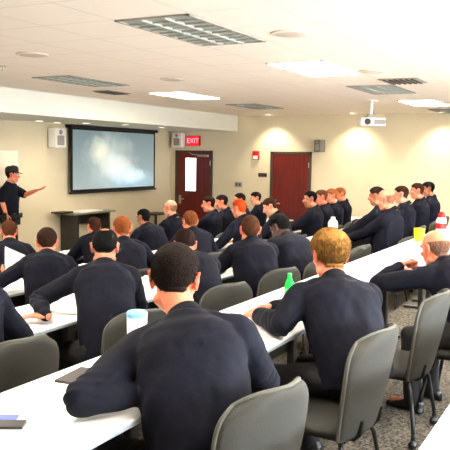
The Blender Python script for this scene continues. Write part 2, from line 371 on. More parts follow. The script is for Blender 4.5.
# ceiling fixtures
def troffer(X, Y, lit, label):
    t = thing('ceiling_troffer', label, 'ceiling light', (X+.61, Y-.305, CEIL))
    mb = MB(); a, b_ = .60, .295
    for lo, hi in (((-a, -b_, -.012), (a, -b_+.02, -.001)), ((-a, b_-.02, -.012), (a, b_, -.001)), ((-a, -b_, -.012), (-a+.02, b_, -.001)), ((a-.02, -b_, -.012), (a, b_, -.001))): mb.box(lo, hi)
    part('frame', mb, MT['whiteplastic'] if lit else MT['greyplastic'], t)
    if lit:
        mb = MB(); mb.slab(2*a-.04, 2*b_-.04, -.011, -.003, .005); part('diffuser', mb, MT['lit'], t)
    else:
        mb = MB(); mb.box((-a+.02, -b_+.02, -.004), (a-.02, b_-.02, -.001)); part('reflector', mb, MT['louver_in'], t)
        mb = MB()
        for k in range(1, 3):
            y = -b_+.02+(2*b_-.04)*k/3; mb.box((-a+.02, y-.012, -.02), (a-.02, y+.012, -.004))
        for k in range(1, 9):
            x = -a+.02+(2*a-.04)*k/9; mb.box((x-.004, -b_+.02, -.016), (x+.004, b_-.02, -.004))
        part('louver', mb, MT['louver'], t)
    return t
for X, Y, lit, lb_ in ((4.12, 3.10, 0, 'unlit grey louvred light nearest the camera, at the top of the room'), (6.56, 3.10, 1, 'lit white ceiling light just past the nearest unlit louvred one'),
        (9.0, 3.10, 0, 'unlit louvred light above and left of the hanging projector'), (11.44, 3.10, 1, 'lit ceiling light glowing right above the hanging projector'),
        (13.55, 3.10, 0, 'unlit ceiling light close to the far wall at right edge'), (6.75, 6.30, 0, 'unlit louvred light in front of the pale soffit at left'),
        (9.0, 6.15, 1, 'lit ceiling light nearest the soffit and the projection screen'), (11.44, 6.15, 0, 'unlit light near the end of the soffit by the far wall'),
        (1.68, 3.10, 1, 'added unseen lit ceiling light over the left end of the tables'), (4.12, 6.15, 1, 'added unseen lit ceiling light at the left by the soffit'), (1.68, 6.15, 1, 'added unseen lit ceiling light in the front left corner of the ceiling'),  # from this line on: out-of-view lights added to brighten the room
        (1.68, .05, 1, 'added unseen lit ceiling light over the rear left'), (4.12, .05, 1, 'added unseen lit ceiling light over the rear tables'), (6.56, .05, 1, 'added unseen lit ceiling light over the rear, second from left'), (9.0, .05, 1, 'added unseen lit ceiling light over the rear centre right'), (11.44, .05, 1, 'added unseen lit ceiling light over the rear right near the wall')):
    troffer(X, Y, lit, lb_)
def vent(x, y, label, w, d):
    p = at(x, y, z=CEIL); t = thing('ceiling_vent', label, 'air vent', (p[0], p[1], CEIL))
    mb = MB(); mb.slab(w, d, -.012, -.001, .01); part('frame', mb, MT['greyplastic'], t)
    for k in range(6):
        mb = MB(); y_ = -d/2+d*(k+1)/7; mb.box((-w/2+.03, y_-.012, -.022), (w/2-.03, y_+.012, -.012)); part('slat', mb, MT['pad'], t)
vent(112, 92, 'dark air vent beside the unlit louvred light near the soffit', .55, .3)
vent(403, 80.5, 'dark air vent above the hanging projector', .55, .45)
def round_fix(x, y, label):
    p = at(x, y, z=CEIL); t = thing('ceiling_speaker', label, 'ceiling speaker', (p[0], p[1], CEIL))
    mb = MB(); mb.lathe([(.001, -.014), (.12, -.014), (.145, -.011), (.15, -.001), (.001, -.001)], n=28); part('rim', mb, mat('speaker_rim', (.86, .80, .74), .6), t, 40)
    mb = MB(); mb.lathe([(.001, -.02), (.1, -.018), (.115, -.014), (.001, -.013)], n=28); part('grille', mb, mat('speaker_mesh', (.80, .74, .68), .7, .1, 200), t, 40)
round_fix(290, 33, 'round ceiling speaker right of the nearest unlit light'); round_fix(32, 54, 'round ceiling speaker at upper left of the ceiling'); round_fix(172, 79, 'round ceiling speaker before the lit light near the soffit'); round_fix(373, 71, 'round ceiling speaker above the unlit light by the projector')
p = at(3, 66, z=CEIL); sp = thing('sprinkler', 'small sprinkler head at the left edge of the ceiling', 'sprinkler', tuple(p))
mb = MB(); mb.lathe([(.001, -.006), (.035, -.006), (.04, -.001), (.001, -.001)]); part('rose', mb, MT['chrome'], sp, 40)
mb = MB(); mb.lathe([(.001, -.05), (.02, -.05), (.02, -.046), (.006, -.044), (.006, -.006)]); part('head', mb, MT['chrome'], sp, 40)
def can(p, label, e, rz_wall):
    t = thing('recessed_downlight', label, 'downlight', tuple(p), 0)
    mb = MB(); mb.lathe([(.001, -.006), (.062, -.006), (.001, -.004)], n=20); part('lamp', mb, MT['can'], t)
    mb = MB(); mb.lathe([(.062, -.002), (.064, -.012), (.085, -.009), (.09, -.0005), (.062, -.0005)], n=20); part('trim_ring', mb, MT['whiteplastic'], t, 40)
    ld = bpy.data.lights.new('lamp', 'SPOT'); ld.energy = e; ld.color = (1, .86, .62); ld.spot_size = math.radians(100); ld.spot_blend = .7; ld.shadow_soft_size = .06
    lo = bpy.data.objects.new('downlight_lamp', ld); COL.objects.link(lo); lo.location = (p[0], p[1], p[2]-.03); lo.rotation_euler = rz_wall
for (x, y), nm in zip(((13, 122.7), (39, 120.7), (86, 122.7), (125, 124.3), (161.7, 127)), ('at far left', 'above the left speaker', 'above the left of the screen', 'above the right of the screen', 'near the corner speaker')):
    p = at(x, y, z=SOF); p[1] = min(p[1], YF-.45); can(p, 'small recessed downlight in the soffit underside '+nm, 12, (0, 0, 0))
for x, nm in ((276, 'over the solid red door'), (358, 'behind the projector'), (444, 'at the right edge')):
    p = at(x, 114, z=CEIL); p[0] = XW-.42; p = np.array([XW-.42, at(x, 140, X=XW)[1], CEIL]); can(p, 'wall washing downlight by the far wall '+nm, 70, (0, math.radians(-14), 0))

# projector
pp = at(371, 122, X=11.3)
pr = thing('projector', 'white ceiling projector hanging on a pole before the far wall', 'projector', tuple(pp), math.radians(118))
mb = MB(); mb.slab(.40, .30, -.065, .06, .04); part('body', mb, MT['whiteplastic'], pr, 40)
mb = MB(); q = MB(); q.lathe([(.001, .03), (.035, .03), (.05, .0), (.055, -.03), (.001, -.03)]); mb.add([(v[0]+.08, .15+v[2], v[1]) for v in q.v], [f[::-1] for f in q.f]); part('lens', mb, MT['rubber'], pr, 40)
mb = MB(); mb.box((-.19, .146, -.04), (-.02, .153, .03)); part('front_grille', mb, MT['greyplastic'], pr)
mb = MB(); mb.box((-.1, -.1, .06), (.1, .1, .085)); mb.box((-.06, -.06, .085), (.06, .06, .12)); part('mount_plate', mb, MT['greyplastic'], pr)
mb = MB(); mb.capsule((0, 0, .1), (0, 0, CEIL-pp[2]-.01), .022, .022); mb.lathe([(.001, CEIL-pp[2]-.02), (.09, CEIL-pp[2]-.02), (.09, CEIL-pp[2]-.001), (.001, CEIL-pp[2]-.001)]); part('pole', mb, MT['whiteplastic'], pr, 40)
mb = MB(); hz = CEIL-pp[2]; mb.tube([(-.05, -.14, .0), (-.1, -.3, .03), (-.12, -.42, .12), (-.1, -.42, hz-.06), (-.08, -.36, hz-.003)], .01); part('cable', mb, MT['pad'], pr, True)

# ------------------------------------------------------------------ tables
TOP = {k: FL[k]+.74 for k in FL}
def make_table():
    t = thing('training_table', '', 'table')
    mb = MB(); mb.slab(1.822, .60, .712, .74, .012); part('tabletop', mb, MT['table'], t, 40)
    mb = MB(); mb.slab(1.828, .606, .714, .735, .013); o = part('edge_band', mb, MT['edge'], t, 40)
    for s in (-1, 1):
        mb = MB(); x = s*.72
        mb.slab(.06, .34, .0, .03, .012, c=(x, .12)); mb.slab(.07, .05, .03, .70, .012, c=(x, .11)); mb.slab(.05, .5, .69, .712, .01, c=(x, 0)); part('leg', mb, MT['black'], t, 40)
    mb = MB(); mb.box((-.68, .12, .38), (.68, .135, .69)); part('modesty_panel', mb, MT['black'], t)
    return t
proto = None
ROWS = {'Z': (-.10, .41, [2.15, 3.98, 5.81, 7.64]), 'A': (1.42, .41, [1.85, 3.68, 5.51, 7.34, 9.17, 11.0]), 'B': (2.97, .27, [3.2, 5.03, 6.86, 8.69, 10.52, 12.35]), 'C': (4.46, .13, [4.4, 6.23, 8.06, 9.89, 11.72, 13.4]), 'D': (6.0, 0.0, [6.1, 7.93, 9.76, 11.59, 13.43])}
ORD = ['first', 'second', 'third', 'fourth', 'fifth', 'sixth']
RN = {'Z': 'row at bottom right corner', 'A': 'nearest full row', 'B': 'second full row', 'C': 'third full row', 'D': 'front row'}
for k, (y, fz, xs) in ROWS.items():
    for i, x in enumerate(xs):
        if k == 'C' and i == 5: x = 13.55
        lb_ = 'white training table, %s from left in the %s' % (ORD[i], RN[k])
        loc = (x, y+.30, fz)
        if proto is None:
            proto = make_table(); proto.location = loc; proto['label'] = lb_; proto['group'] = 'white training tables in rows'
        else: dup(proto, loc, 0, lb_, 'white training tables in rows')

# ------------------------------------------------------------------ chairs
def sup(a, p): return (max(0.0, 1-abs(a)**p))**(1/p)
def make_chair():
    t = thing('conference_chair', '', 'chair')
    # backrest: curved padded shell, leaning back, corners rounded
    nu, nv = 22, 20; Wd, Ht = .25, .50
    def bp(u, v, side):
        w = Wd*(.86+.16*math.sin(min(v*1.25, 1)*math.pi*.62))*(1-.30*max(0, (v-.72)/.28)**3.0)
        z = .385+Ht*v-.045*abs(u)**4*v**2; ang = .10+.16*v
        y = -.215-(z-.385)*math.tan(ang)*.85+.085*u*u*(.5+.5*v)-.02*math.sin(v*math.pi)
        th = .026*sup(u, 5)*sup(2*v-1, 8)
        return (w*u, y+side*th, z)
    mb = MB(); us = [math.sin(math.pi/2*(-1+2*i/nu)) for i in range(nu+1)]; vs = [.5+.5*math.sin(math.pi/2*(-1+2*j/nv)) for j in range(nv+1)]
    for side in (1, -1):
        v = [bp(u, vv, side) for vv in vs for u in us]; f = []
        for j in range(nv):
            for i in range(nu):
                q = (j*(nu+1)+i, j*(nu+1)+i+1, (j+1)*(nu+1)+i+1, (j+1)*(nu+1)+i); f.append(q[::-1] if side > 0 else q)
        mb.add(v, f)
    br = part('backrest', mb, MT['chair'], t, True)
    loop = [bp(u, 1, 0) for u in us]+[bp(1, vv, 0) for vv in vs[::-1][1:]]+[bp(u, 0, 0) for u in us[::-1][1:]]+[bp(-1, vv, 0) for vv in vs[1:]]
    mb = MB(); mb.tube(loop, .0085, 8); part('piping', mb, MT['piping'], br, True)
    mb = MB(); R = []
    for z, ins in ((.385, .05), (.392, .015), (.41, .0), (.43, .0), (.443, .02), (.447, .06), (.444, .16)):
        R.append([((.235-ins)*np.sign(math.cos(a))*abs(math.cos(a))**.55, .015+(.235-ins)*np.sign(math.sin(a))*abs(math.sin(a))**.55, z-(.018*max(0, math.sin(a))**3 if z > .4 else 0)) for a in np.linspace(0, 2*np.pi, 40, endpoint=False)])
    mb.rings(R); part('seat', mb, MT['chair'], t, True)
    mb = MB(); mb.box((-.17, -.19, .365), (.17, .18, .386))
    for s in (-1, 1): mb.tube([(s*.12, -.12, .375), (s*.12, -.21, .375), (s*.12, -.235, .40), (s*.12, -.245, .47)], .012)
    part('seat_frame', mb, MT['black'], t)
    for sx in (-1, 1):
        for sy in (-1, 1):
            mb = MB(); e = (sx*.235, .01+sy*.235, .062)
            mb.tube([(sx*.12, sy*.12, .372), (sx*.17, .005+sy*.17, .36), (sx*.195, .006+sy*.195, .31), (sx*.225, .01+sy*.228, .12), e], .0125); lg = part('leg', mb, MT['black'], t, True)
            mb = MB(); mb.capsule((e[0]-.014, e[1], .0255), (e[0]+.014, e[1], .0255), .025, .025, 14); mb.capsule((e[0], e[1], .045), (e[0], e[1], .07), .014, .014); part('caster', mb, MT['rubber'], lg, True)
    return t
chair0 = None
def chair(x, y, fz, rzdeg, label):
    global chair0
    if chair0 is None:
        chair0 = make_chair(); chair0.location = (x, y, fz); chair0.rotation_euler = (0, 0, math.radians(rzdeg)); tag(chair0, label, None, 'grey upholstered conference chairs'); return chair0
    return dup(chair0, (x, y, fz), math.radians(rzdeg), label, 'grey upholstered conference chairs')

# ------------------------------------------------------------------ people
def unit(v): v = np.array(v, float); return v/np.linalg.norm(v)
def noise3(p, freq, seed):
    g = np.random.default_rng(seed); o = np.zeros(len(p))
    for k in range(7):
        d = unit(g.normal(size=3)); d2 = unit(g.normal(size=3)); ph = g.uniform(0, 6.3, 2)
        o += np.sin(freq*(1+.35*k)*(p@d)+ph[0]+1.7*np.sin(freq*.6*(p@d2)+ph[1]))/(1+.35*k)
    return o/3.2
CR_C = np.array([0, -.012, .03]); CR_R = np.array([.077, .099, .088])
HAIRY = [-.11, -.07, -.045, -.02, .005, .03, .055, .09]; HAIRZ = [-.062, -.062, -.048, .0, .004, .03, .058, .066]
def hair_mesh(kind, h, n, faces, lod, seed):
    """hair grown from the scalp: h, n are skin points and normals in head coordinates"""
    ax = np.abs(h[:, 0]); back = -h[:, 1]
    zl = np.interp(h[:, 1], HAIRY, HAIRZ)
    if kind == 'receding': zl = np.interp(h[:, 1], [-.11, -.07, -.045, -.02, .005, .03, .05, .09], [-.07, -.068, -.03, .012, .004, .05, .10, .12])
    mk = np.clip((h[:, 2]-zl)/.018, 0, 1)
    ear = (ax > .0785)*(np.abs(h[:, 2]) < .042)*(h[:, 1] > -.05)*(h[:, 1] < .025); mk = np.where(ear, 0, mk)
    mk = np.where((h[:, 1] > .03)*(h[:, 2] < .04), 0, mk); mk = np.where(h[:, 2] < -.085, 0, mk)
    t = {'short': .012, 'thick': .019, 'buzz': .006, 'fringe': .0045, 'receding': .01, 'thin': .007}[kind]
    if kind == 'fringe': mk = mk*np.clip((.058-h[:, 2]-.35*np.maximum(h[:, 1]+.02, 0))/.03, 0, 1)
    if kind == 'thin': mk = mk*np.clip((np.linalg.norm((h-np.array([.0, -.055, .112]))*[1, 1, .6], axis=1)-.020)/.03, 0.0, 1)
    mk = mk*mk*(3-2*mk)
    keep = mk > .02; F = [f for f in faces if all(keep[k] for k in f)]
    if not F: return None, None
    used = np.unique(np.concatenate([np.array(f) for f in F])); mp = -np.ones(len(h), int); mp[used] = np.arange(len(used))
    p = h[used]; nn = n[used]; m_ = mk[used]; low = np.clip((p[:, 2]+.03)/.10, .8 if kind in ('fringe', 'buzz') else .3, 1); top = np.clip(nn[:, 2], 0, 1)*np.clip(.5+p[:, 1]*9, .3, 1.3)
    ns = noise3(p, 130, seed)*.3+noise3(p*[1, .5, 1], 60, seed+1)*.4
    off = -.0015+m_*t*(low+.6*top*low+.22*ns*low)
    q = p+nn*off[:, None]
    V = [tuple(v) for v in q]; FF = [tuple(int(mp[k]) for k in f) for f in F]
    if lod == 1:
        g = np.random.default_rng(seed); cand = np.where(m_ > .45)[0]; cnt = {'fringe': 1800}.get(kind, 6500); ln = {'thick': .017, 'short': .0085, 'thin': .008, 'fringe': .0045}.get(kind, .007)
        for i in g.choice(cand, cnt):
            nv = nn[i]; b_ = min(1, max(0, (nv[2]-.15)/.8)); fl = np.array([.35*nv[0], -.15+1.05*b_, -1.0+.85*b_])+g.normal(size=3)*.25; fl = unit(fl-nv*(fl@nv)*.9); s = unit(np.cross(nv, fl)); b = q[i]-nv*.003+s*g.normal()*.003+fl*g.normal()*.003
            L_ = ln*g.uniform(.6, 1.2)*(.5+.5*m_[i]); w = .0014; k = len(V); up = .26
            V += [tuple(b-s*w), tuple(b+s*w), tuple(b+nv*w*2), tuple(b+fl*L_+nv*L_*up)]
            FF += [(k, k+1, k+3), (k+1, k+2, k+3), (k+2, k, k+3)]
    me = bpy.data.meshes.new('hair'); me.from_pydata(V, [], FF); me.update(); smooth(me); return me, F

def head_prims(mb, HM, n=16):
    E = lambda c, r: mb.ellipsoid(c, r, HM, n)
    hs = np.linalg.norm(HM((0, 0, 1.))-HM((0, 0, 0))); K = lambda a, b, ra, rb: mb.capsule(HM(np.array(a)), HM(np.array(b)), ra*hs, rb*hs, 10)
    E(CR_C, CR_R); E((0, .018, -.035), (.064, .074, .082)); E((0, .046, -.088), (.036, .04, .029))
    K((-.05, .0, -.07), (-.02, .05, -.098), .022, .018); K((.05, .0, -.07), (.02, .05, -.098), .022, .018)
    K((0, .089, .012), (0, .112, -.026), .008, .0125); K((-.012, .096, -.03), (.012, .096, -.03), .0085, .0085)
    K((-.04, .074, .026), (.04, .074, .026), .0125, .0125); E((-.041, .064, -.022), (.022, .02, .018)); E((.041, .064, -.022), (.022, .02, .018))
    K((-.019, .085, -.058), (.019, .085, -.058), .0075, .0075); K((-.015, .083, -.068), (.015, .083, -.068), .008, .008)
    for s in (-1, 1):
        E((s*.079, -.012, .0), (.009, .021, .030)); K((s*.081, -.026, -.012), (s*.088, -.03, .022), .005, .0065); K((s*.088, -.03, .022), (s*.080, .0, .03), .0065, .005); E((s*.077, -.004, -.027), (.007, .011, .011))

def hand_prims(mb, wr, f, pn, side, curl, sc=1.0, fat=1.0):
    f = unit(f); pn = unit(np.array(pn)-f*(np.array(pn)@f)); th = np.cross(f, pn)*side      # towards the thumb
    kn = [(.031, .088), (.0105, .093), (-.0105, .089), (-.030, .081)]
    ln = [(.040, .025, .020), (.045, .028, .021), (.041, .026, .020), (.032, .020, .018)]
    for k in range(4):
        a = wr+sc*(th*kn[k][0]*.55+f*.012); b = wr+sc*(th*kn[k][0]+f*kn[k][1]); mb.capsule(a, b, .0165*sc, .0118*sc, 10)
        sp = unit(f+th*(.16, .04, -.07, -.2)[k]); ang = 0; q = b
        for j in range(3):
            ang += curl*(.75, 1.1, .8)[j]*(1+.12*k); dr = math.cos(ang)*sp+math.sin(ang)*pn
            e = q+dr*ln[k][j]*sc; r = (.0102, .0092, .0082, .007); mb.capsule(q, e, r[j]*sc*fat, r[j+1]*sc*fat, 8); q = e
    q = wr+sc*(f*.022+th*.016); dr = unit(th*.8+f*.62+pn*.25)
    for j, (l, ra, rb) in enumerate(((.046, .0155, .0125), (.034, .0118, .0105), (.027, .0102, .008))):
        e = q+dr*l*sc; mb.capsule(q, e, ra*sc, rb*sc, 8); q = e; dr = unit(dr+f*.35+pn*.25*curl-th*.28)

def rotm(yawd, pitchd, rolld):
    """columns right, forward, up; yaw clockwise from +Y, pitch down positive, roll to the right positive"""
    y, p, r = [math.radians(a) for a in (yawd, pitchd, rolld)]
    rt = np.array([math.cos(y), -math.sin(y), 0]); fw = np.array([math.sin(y)*math.cos(p), math.cos(y)*math.cos(p), -math.sin(p)]); up = np.cross(rt, fw)
    return np.stack([rt*math.cos(r)-up*math.sin(r), fw, up*math.cos(r)+rt*math.sin(r)], 1)
TORSO = [(-.14, .125, .095), (-.07, .168, .125), (0, .186, .140), (.12, .182, .138), (.28, .176, .132), (.45, .180, .132), (.6, .190, .138), (.74, .198, .140), (.86, .172, .122), (.94, .112, .094), (1.01, .078, .074), (1.06, .060, .060)]

def spine(sp):
    N = 24; pts = []; yh, yc = sp['hip'], sp['chest']; p = np.array([0, 0, sp['hz']]); L = .56*sp['s']
    def fr(t):
        tc_ = min(max(t, 0), 1.2); a = math.radians(sp['lean'][0]+(sp['lean'][1]-sp['lean'][0])*tc_); y = math.radians(yh+(yc-yh)*min(tc_*1.2, 1))
        f = np.array([math.sin(y), math.cos(y), 0]); z = np.array([0, 0, 1.]); side = math.radians(sp.get('side', 0))*tc_
        rt = np.array([math.cos(y), -math.sin(y), 0]); tg = math.sin(a)*f+math.cos(a)*z; tg = unit(tg+rt*math.sin(side))
        rt = unit(rt-tg*(rt@tg)); return rt, np.cross(tg, rt)*1.0, tg
    P = {0: p}; ts = np.linspace(0, 1.06, N); q = p.copy(); path = [q.copy()]
    for i in range(1, N):
        q = q+fr((ts[i]+ts[i-1])/2)[2]*L*(ts[i]-ts[i-1]); path.append(q.copy())
    path = np.array(path)
    def pos(t):
        if t < 0: return p+fr(0)[2]*L*t
        return np.array([np.interp(t, ts, path[:, k]) for k in range(3)])
    return pos, fr
def skeleton(sp):
    pos, fr = spine(sp); s = sp['s']; J = {'pos': pos, 'fr': fr}
    rt, sg, tg = fr(1.0); J['c7'] = pos(1.0)
    na = math.radians(sp['neck']); y = math.radians((sp['chest']+sp['head'][0])/2); nd = np.array([math.sin(y)*math.sin(na), math.cos(y)*math.sin(na), math.cos(na)])
    J['headR'] = rotm(*sp['head']); J['headC'] = J['c7']+nd*sp.get('nl', .115)*s+J['headR'][:, 1]*.018
    return J
def ik(a, w, l1, l2, pole):
    d = w-a; D = np.linalg.norm(d)
    if D > .985*(l1+l2): w = a+d/D*.985*(l1+l2); d = w-a; D = np.linalg.norm(d)
    u = d/D; x = (l1*l1-l2*l2+D*D)/(2*D); h = math.sqrt(max(l1*l1-x*x, .0004)); pl = np.array(pole, float); pl = unit(pl-u*(pl@u)); return a+u*x+pl*h, w

HAIRM = {}
def hair_mat(c):
    if c not in HAIRM:
        HAIRM[c] = mat('hair_cloth_%d' % len(HAIRM), tuple(v*.82 for v in c), .8, .5, 120, .6, 300, stretch=(1, 1, .35), spec=.06); HAIRM[c].name = 'hair_tone'
    return HAIRM[c]
SKINS = {'fair': skin_mat('fair_skin', (.86, .60, .47), (.78, .30, .24)), 'ruddy': skin_mat('ruddy_skin', (.84, .50, .37), (.76, .24, .18)), 'tan': skin_mat('tan_skin', (.66, .42, .29), (.56, .24, .18)), 'dark': skin_mat('dark_skin', (.30, .18, .12), (.30, .13, .10))}
eye_me = None
def eye_mesh():
    global eye_me
    if eye_me is None:
        mb = MB(); mb.ellipsoid((0, 0, 0), (.012, .012, .012), None, 12, 0); mb.ellipsoid((0, .0085, 0), (.0058, .0045, .0058), None, 10, 1); eye_me = mb.mesh('eye', [MT['eye'], MT['iris']]); smooth(eye_me)
    return eye_me

def rest_on_tables(me, base, floor):
    """arms that press on a table top lie flat on it, a belly stops at the table's edge"""
    row = [k for k in FL if abs(FL[k]-floor) < .01][0]; y0 = ROWS[row][0]; top = TOP[row]-floor; c = co(me).copy(); y = c[:, 1]+base[1]
    hit = (c[:, 2] > top-.075)&(c[:, 2] < top+.004)&(y > y0-.008)&(y < y0+.62)
    edge = hit&(y < y0+.03)&(c[:, 2] < top-.012); lift = hit&~edge
    c[edge, 1] = y0-.008-base[1]; c[lift, 2] = top+.004; setco(me, c)

def person(label, headpx, Yh, floor, skin='fair', hair='short', haircol=(.2, .13, .08), lod=1, group=None, lean=(8, 30), neck=28, body=None, head=None, hip=None, side=0,
           hands=None, elbows=None, curl=.2, erect=None, stand=False, cap=False, short_sleeve=False, seed=0, adj=(0, 0), hdir=None, palm=None, seatlabel=None, crown=None, chairrot=None, tgt=(9.2, 9.0), world_hands=None, thin_s=None, bulk=.94, hs=None, choff=(0, 0), hoff=0, nl=.122):
    H0 = at(headpx[0], headpx[1], Y=Yh)                     # where the head's centre stands in the room
    fyaw = math.degrees(math.atan2(tgt[0]-H0[0], tgt[1]-H0[1]))
    if body is None: body = fyaw*.9
    if hip is None: hip = body*.55
    if head is None: head = (fyaw+adj[0], 8+adj[1], 0)
    hz = .93 if stand else .565
    sp = dict(hip=hip, chest=body, lean=lean, neck=neck, head=head, s=1.0, hz=hz, side=side, nl=nl)
    for it in range(60):                                    # lean until the head sits at its height
        J = skeleton(sp); sc = (H0[2]-floor-hz)/(J['headC'][2]-hz); l0, l1 = sp['lean']
        if sc < .90 and not stand: sp['lean'] = (l0+.6, l1+1.2)
        elif sc > 1.06 and not stand and l1 > -4: sp['lean'] = (l0-.4, l1-.8)
        else: break
    sp['s'] = max(.88, min(1.12, sc)); 
    if thin_s: sp['s'] = thin_s
    J = skeleton(sp); J['headC'] = J['headC']+hoff*np.array([math.cos(math.radians(body)), -math.sin(math.radians(body)), 0]); base = np.array([H0[0]-J['headC'][0], H0[1]-J['headC'][1], floor]); s = 1.0
    dz = H0[2]-floor-J['headC'][2]
    pos, fr = J['pos'], J['fr']; HR, HC = J['headR'], J['headC']; hs = hs or (1.07 if lod <= 2 else 1.0); HM = lambda p: HC+hs*(HR@np.asarray(p, float))
    vox = (.0058, .0078, .0105)[lod-1] if lod <= 3 else .0125
    # joints
    arms = {}
    yb = math.radians(body); bf = np.array([math.sin(yb), math.cos(yb), 0]); brt = np.array([math.cos(yb), -math.sin(yb), 0])
    top = TOP.get({v: k for k, v in FL.items()}.get(floor, 'D'), .74)-floor
    for sd, nm in ((1, 'R'), (-1, 'L')):
        rt, sg, tg = fr(.87); sh = pos(.87)+rt*sd*.186*s*bulk+bf*.02-tg*.03
        if elbows and nm in elbows: el = np.array(elbows[nm])-base; el = sh+unit(el-sh)*min(np.linalg.norm(el-sh), .35); wr = np.array(world_hands[nm])-base; wr = el+unit(wr-el)*min(max(np.linalg.norm(wr-el), .22), .29)
        else:
            if world_hands and nm in world_hands: wr = np.array(world_hands[nm])-base
            else:
                hx, hy, hh = (hands or {}).get(nm, (.13, .46, top+.056)); c = pos(.0); wr = np.array([c[0], c[1], 0])+brt*sd*hx+bf*hy+np.array([0, 0, hh])
            el, wr = ik(sh, wr, .305, .275, brt*sd*.85+np.array([0, 0, -.6])-bf*.15)
        arms[nm] = (sh, el, wr, sd)
    yl = math.radians(hip); lf = np.array([math.sin(yl), math.cos(yl), 0]); lr = np.array([math.cos(yl), -math.sin(yl), 0]); legs = []
    for sd in (1, -1):
        hj = pos(0)+lr*sd*.093+np.array([0, 0, -.01])
        if stand: kn = hj+lf*.03+lr*sd*.03+np.array([0, 0, -.43]); an = kn-lf*.02+lr*sd*.015; an[2] = .09
        else: kn = hj+lf*.42+lr*sd*.05; kn[2] = .50; an = kn+lf*(-.04)+lr*sd*.01; an[2] = .095
        legs.append((hj, kn, an, sd))
    # body: one continuous surface
    mb = MB(); R = []
    k_ = .93
    for t, a, b in TORSO:
        rt, sg, tg = fr(t); c = pos(t); R.append([c+k_*bulk*(rt*a*np.sign(math.cos(q))*abs(math.cos(q))**.85+sg*b*np.sign(math.sin(q))*abs(math.sin(q))**.9) for q in np.linspace(0, 2*np.pi, 28, endpoint=False)])
    mb.rings(R)
    mb.capsule(pos(.93), HM((0, -.022, -.035)), .058, .056, 16); mb.capsule(pos(.98), HM((0, .0, -.06)), .052, .046, 14)
    for nm, (sh, el, wr, sd) in arms.items():
        mb.chain([pos(.86), sh, sh+(el-sh)*.4, el, el+(wr-el)*.3, wr], [.062, .060, .052, .040, .042, .028])
        fd = wr-el
        if hdir and nm in hdir: fd = np.array(hdir[nm], float)
        elif not stand: fd = unit(fd)*.6+bf*.25; fd[2] = max(-.06, min(fd[2], .1))
        pn = (palm or {}).get(nm, (0, 0, -1)); hand_prims(mb, wr, fd, pn, sd, curl if not isinstance(curl, dict) else curl[nm], 1.0, (1, 1.1, 1.3)[min(lod, 3)-1])
        mb.capsule(wr-unit(fd)*.01, wr+unit(fd)*.02, .027, .024, 10)
    for hj, kn, an, sd in legs:
        mb.chain([hj, hj+(kn-hj)*.5, kn, kn+(an-kn)*.35, an], [.08, .072, .052, .050, .036]); mb.chain([an+lf*-.02+np.array([0, 0, -.04]), an+lf*.14+np.array([0, 0, -.055])], [.034, .026])
    head_prims(mb, HM, 18 if lod == 1 else 14)
    me = remesh(mb, vox, 3 if lod == 1 else 2, .45); smooth(me); me.name = 'body'; me.materials.append(SKINS[skin])
    c = co(me); h = ((c-HC)@HR)/hs
    tint = np.zeros(len(c)); lip = np.exp(-(((h-[0, .092, -.063])/[.022, .014, .011])**2).sum(1)); ear = np.clip((np.abs(h[:, 0])-.076)/.01, 0, 1)*(np.abs(h[:, 2]) < .05)*(np.abs(h[:, 1]) < .06)
    blush = .4*np.exp(-(((np.abs(h)-[.045, .06, .02])/[.025, .04, .025])**2).sum(1)); tint = np.clip(np.maximum(np.maximum(lip, .75*ear), blush), 0, 1)
    if not stand: rest_on_tables(me, base, floor)
    at_ = me.attributes.new('tint', 'FLOAT', 'POINT'); at_.data.foreach_set('value', tint)
    ob = link('person', me, None, base); tag(ob, label, 'person', group)
    # shirt
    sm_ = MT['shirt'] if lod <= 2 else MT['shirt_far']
    mb = MB(); R = []; ex_ = .020
    for t, a, b in TORSO[1:-1]:
        rt, sg, tg = fr(t); cc = pos(t); e = ex_ if t < .9 else .010; a *= bulk; b *= bulk
        if not stand and t < .5: a = max(a, .188*bulk); b = max(b, .145*bulk)
        R.append([cc+(rt*(a+e)*np.sign(math.cos(q))*abs(math.cos(q))**.85+sg*(b+e)*np.sign(math.sin(q))*abs(math.sin(q))**.9) for q in np.linspace(0, 2*np.pi, 28, endpoint=False)])
    mb.rings(R)
    for nm, (sh, el, wr, sd) in arms.items():
        rt, sg, tg = fr(.97); mb.capsule(pos(.95)+rt*sd*.045, sh+np.array([0, 0, .012]), .062, .068, 14)
        mb.capsule(pos(.72)+fr(.72)[0]*sd*.1, sh-np.array([0, 0, .03]), .085, .066, 14)
        if short_sleeve: mb.chain([sh, sh+(el-sh)*.5, sh+(el-sh)*.85], [.075, .07, .068])
        else: mb.chain([sh, sh+(el-sh)*.45, el, el+(wr-el)*.35, wr-(wr-el)*.06], [.080*bulk, .074*bulk, .063*bulk, .059*bulk, .043])
    me = remesh(mb, max(vox*1.15, .0085), 5, .5); c = co(me); nv_ = vnorm(me)
    w = noise3(c*[1, 1, .55], 34, seed*7+1)*.0055+noise3(c, 15, seed*7+3)*.006+np.maximum(0, noise3(c*[1, 1, .6], 55, seed*7+5))*.003
    for nm, (sh, el, wr, sd) in arms.items():
        de = np.linalg.norm(c-el, axis=1); u_ = (c-el)@unit(wr-sh); w += np.exp(-(de/.085)**2)*.005*np.sin(u_*170+seed)
    setco(me, c+nv_*w[:, None])
    if not stand: rest_on_tables(me, base, floor)
    smooth(me); me.materials.append(sm_); sho = link('shirt', me, ob)
    # collar
    rt, sg, tg = fr(1.0); nk = unit(HM((0, -.02, -.06))-pos(.95)); mb = MB(); R = []
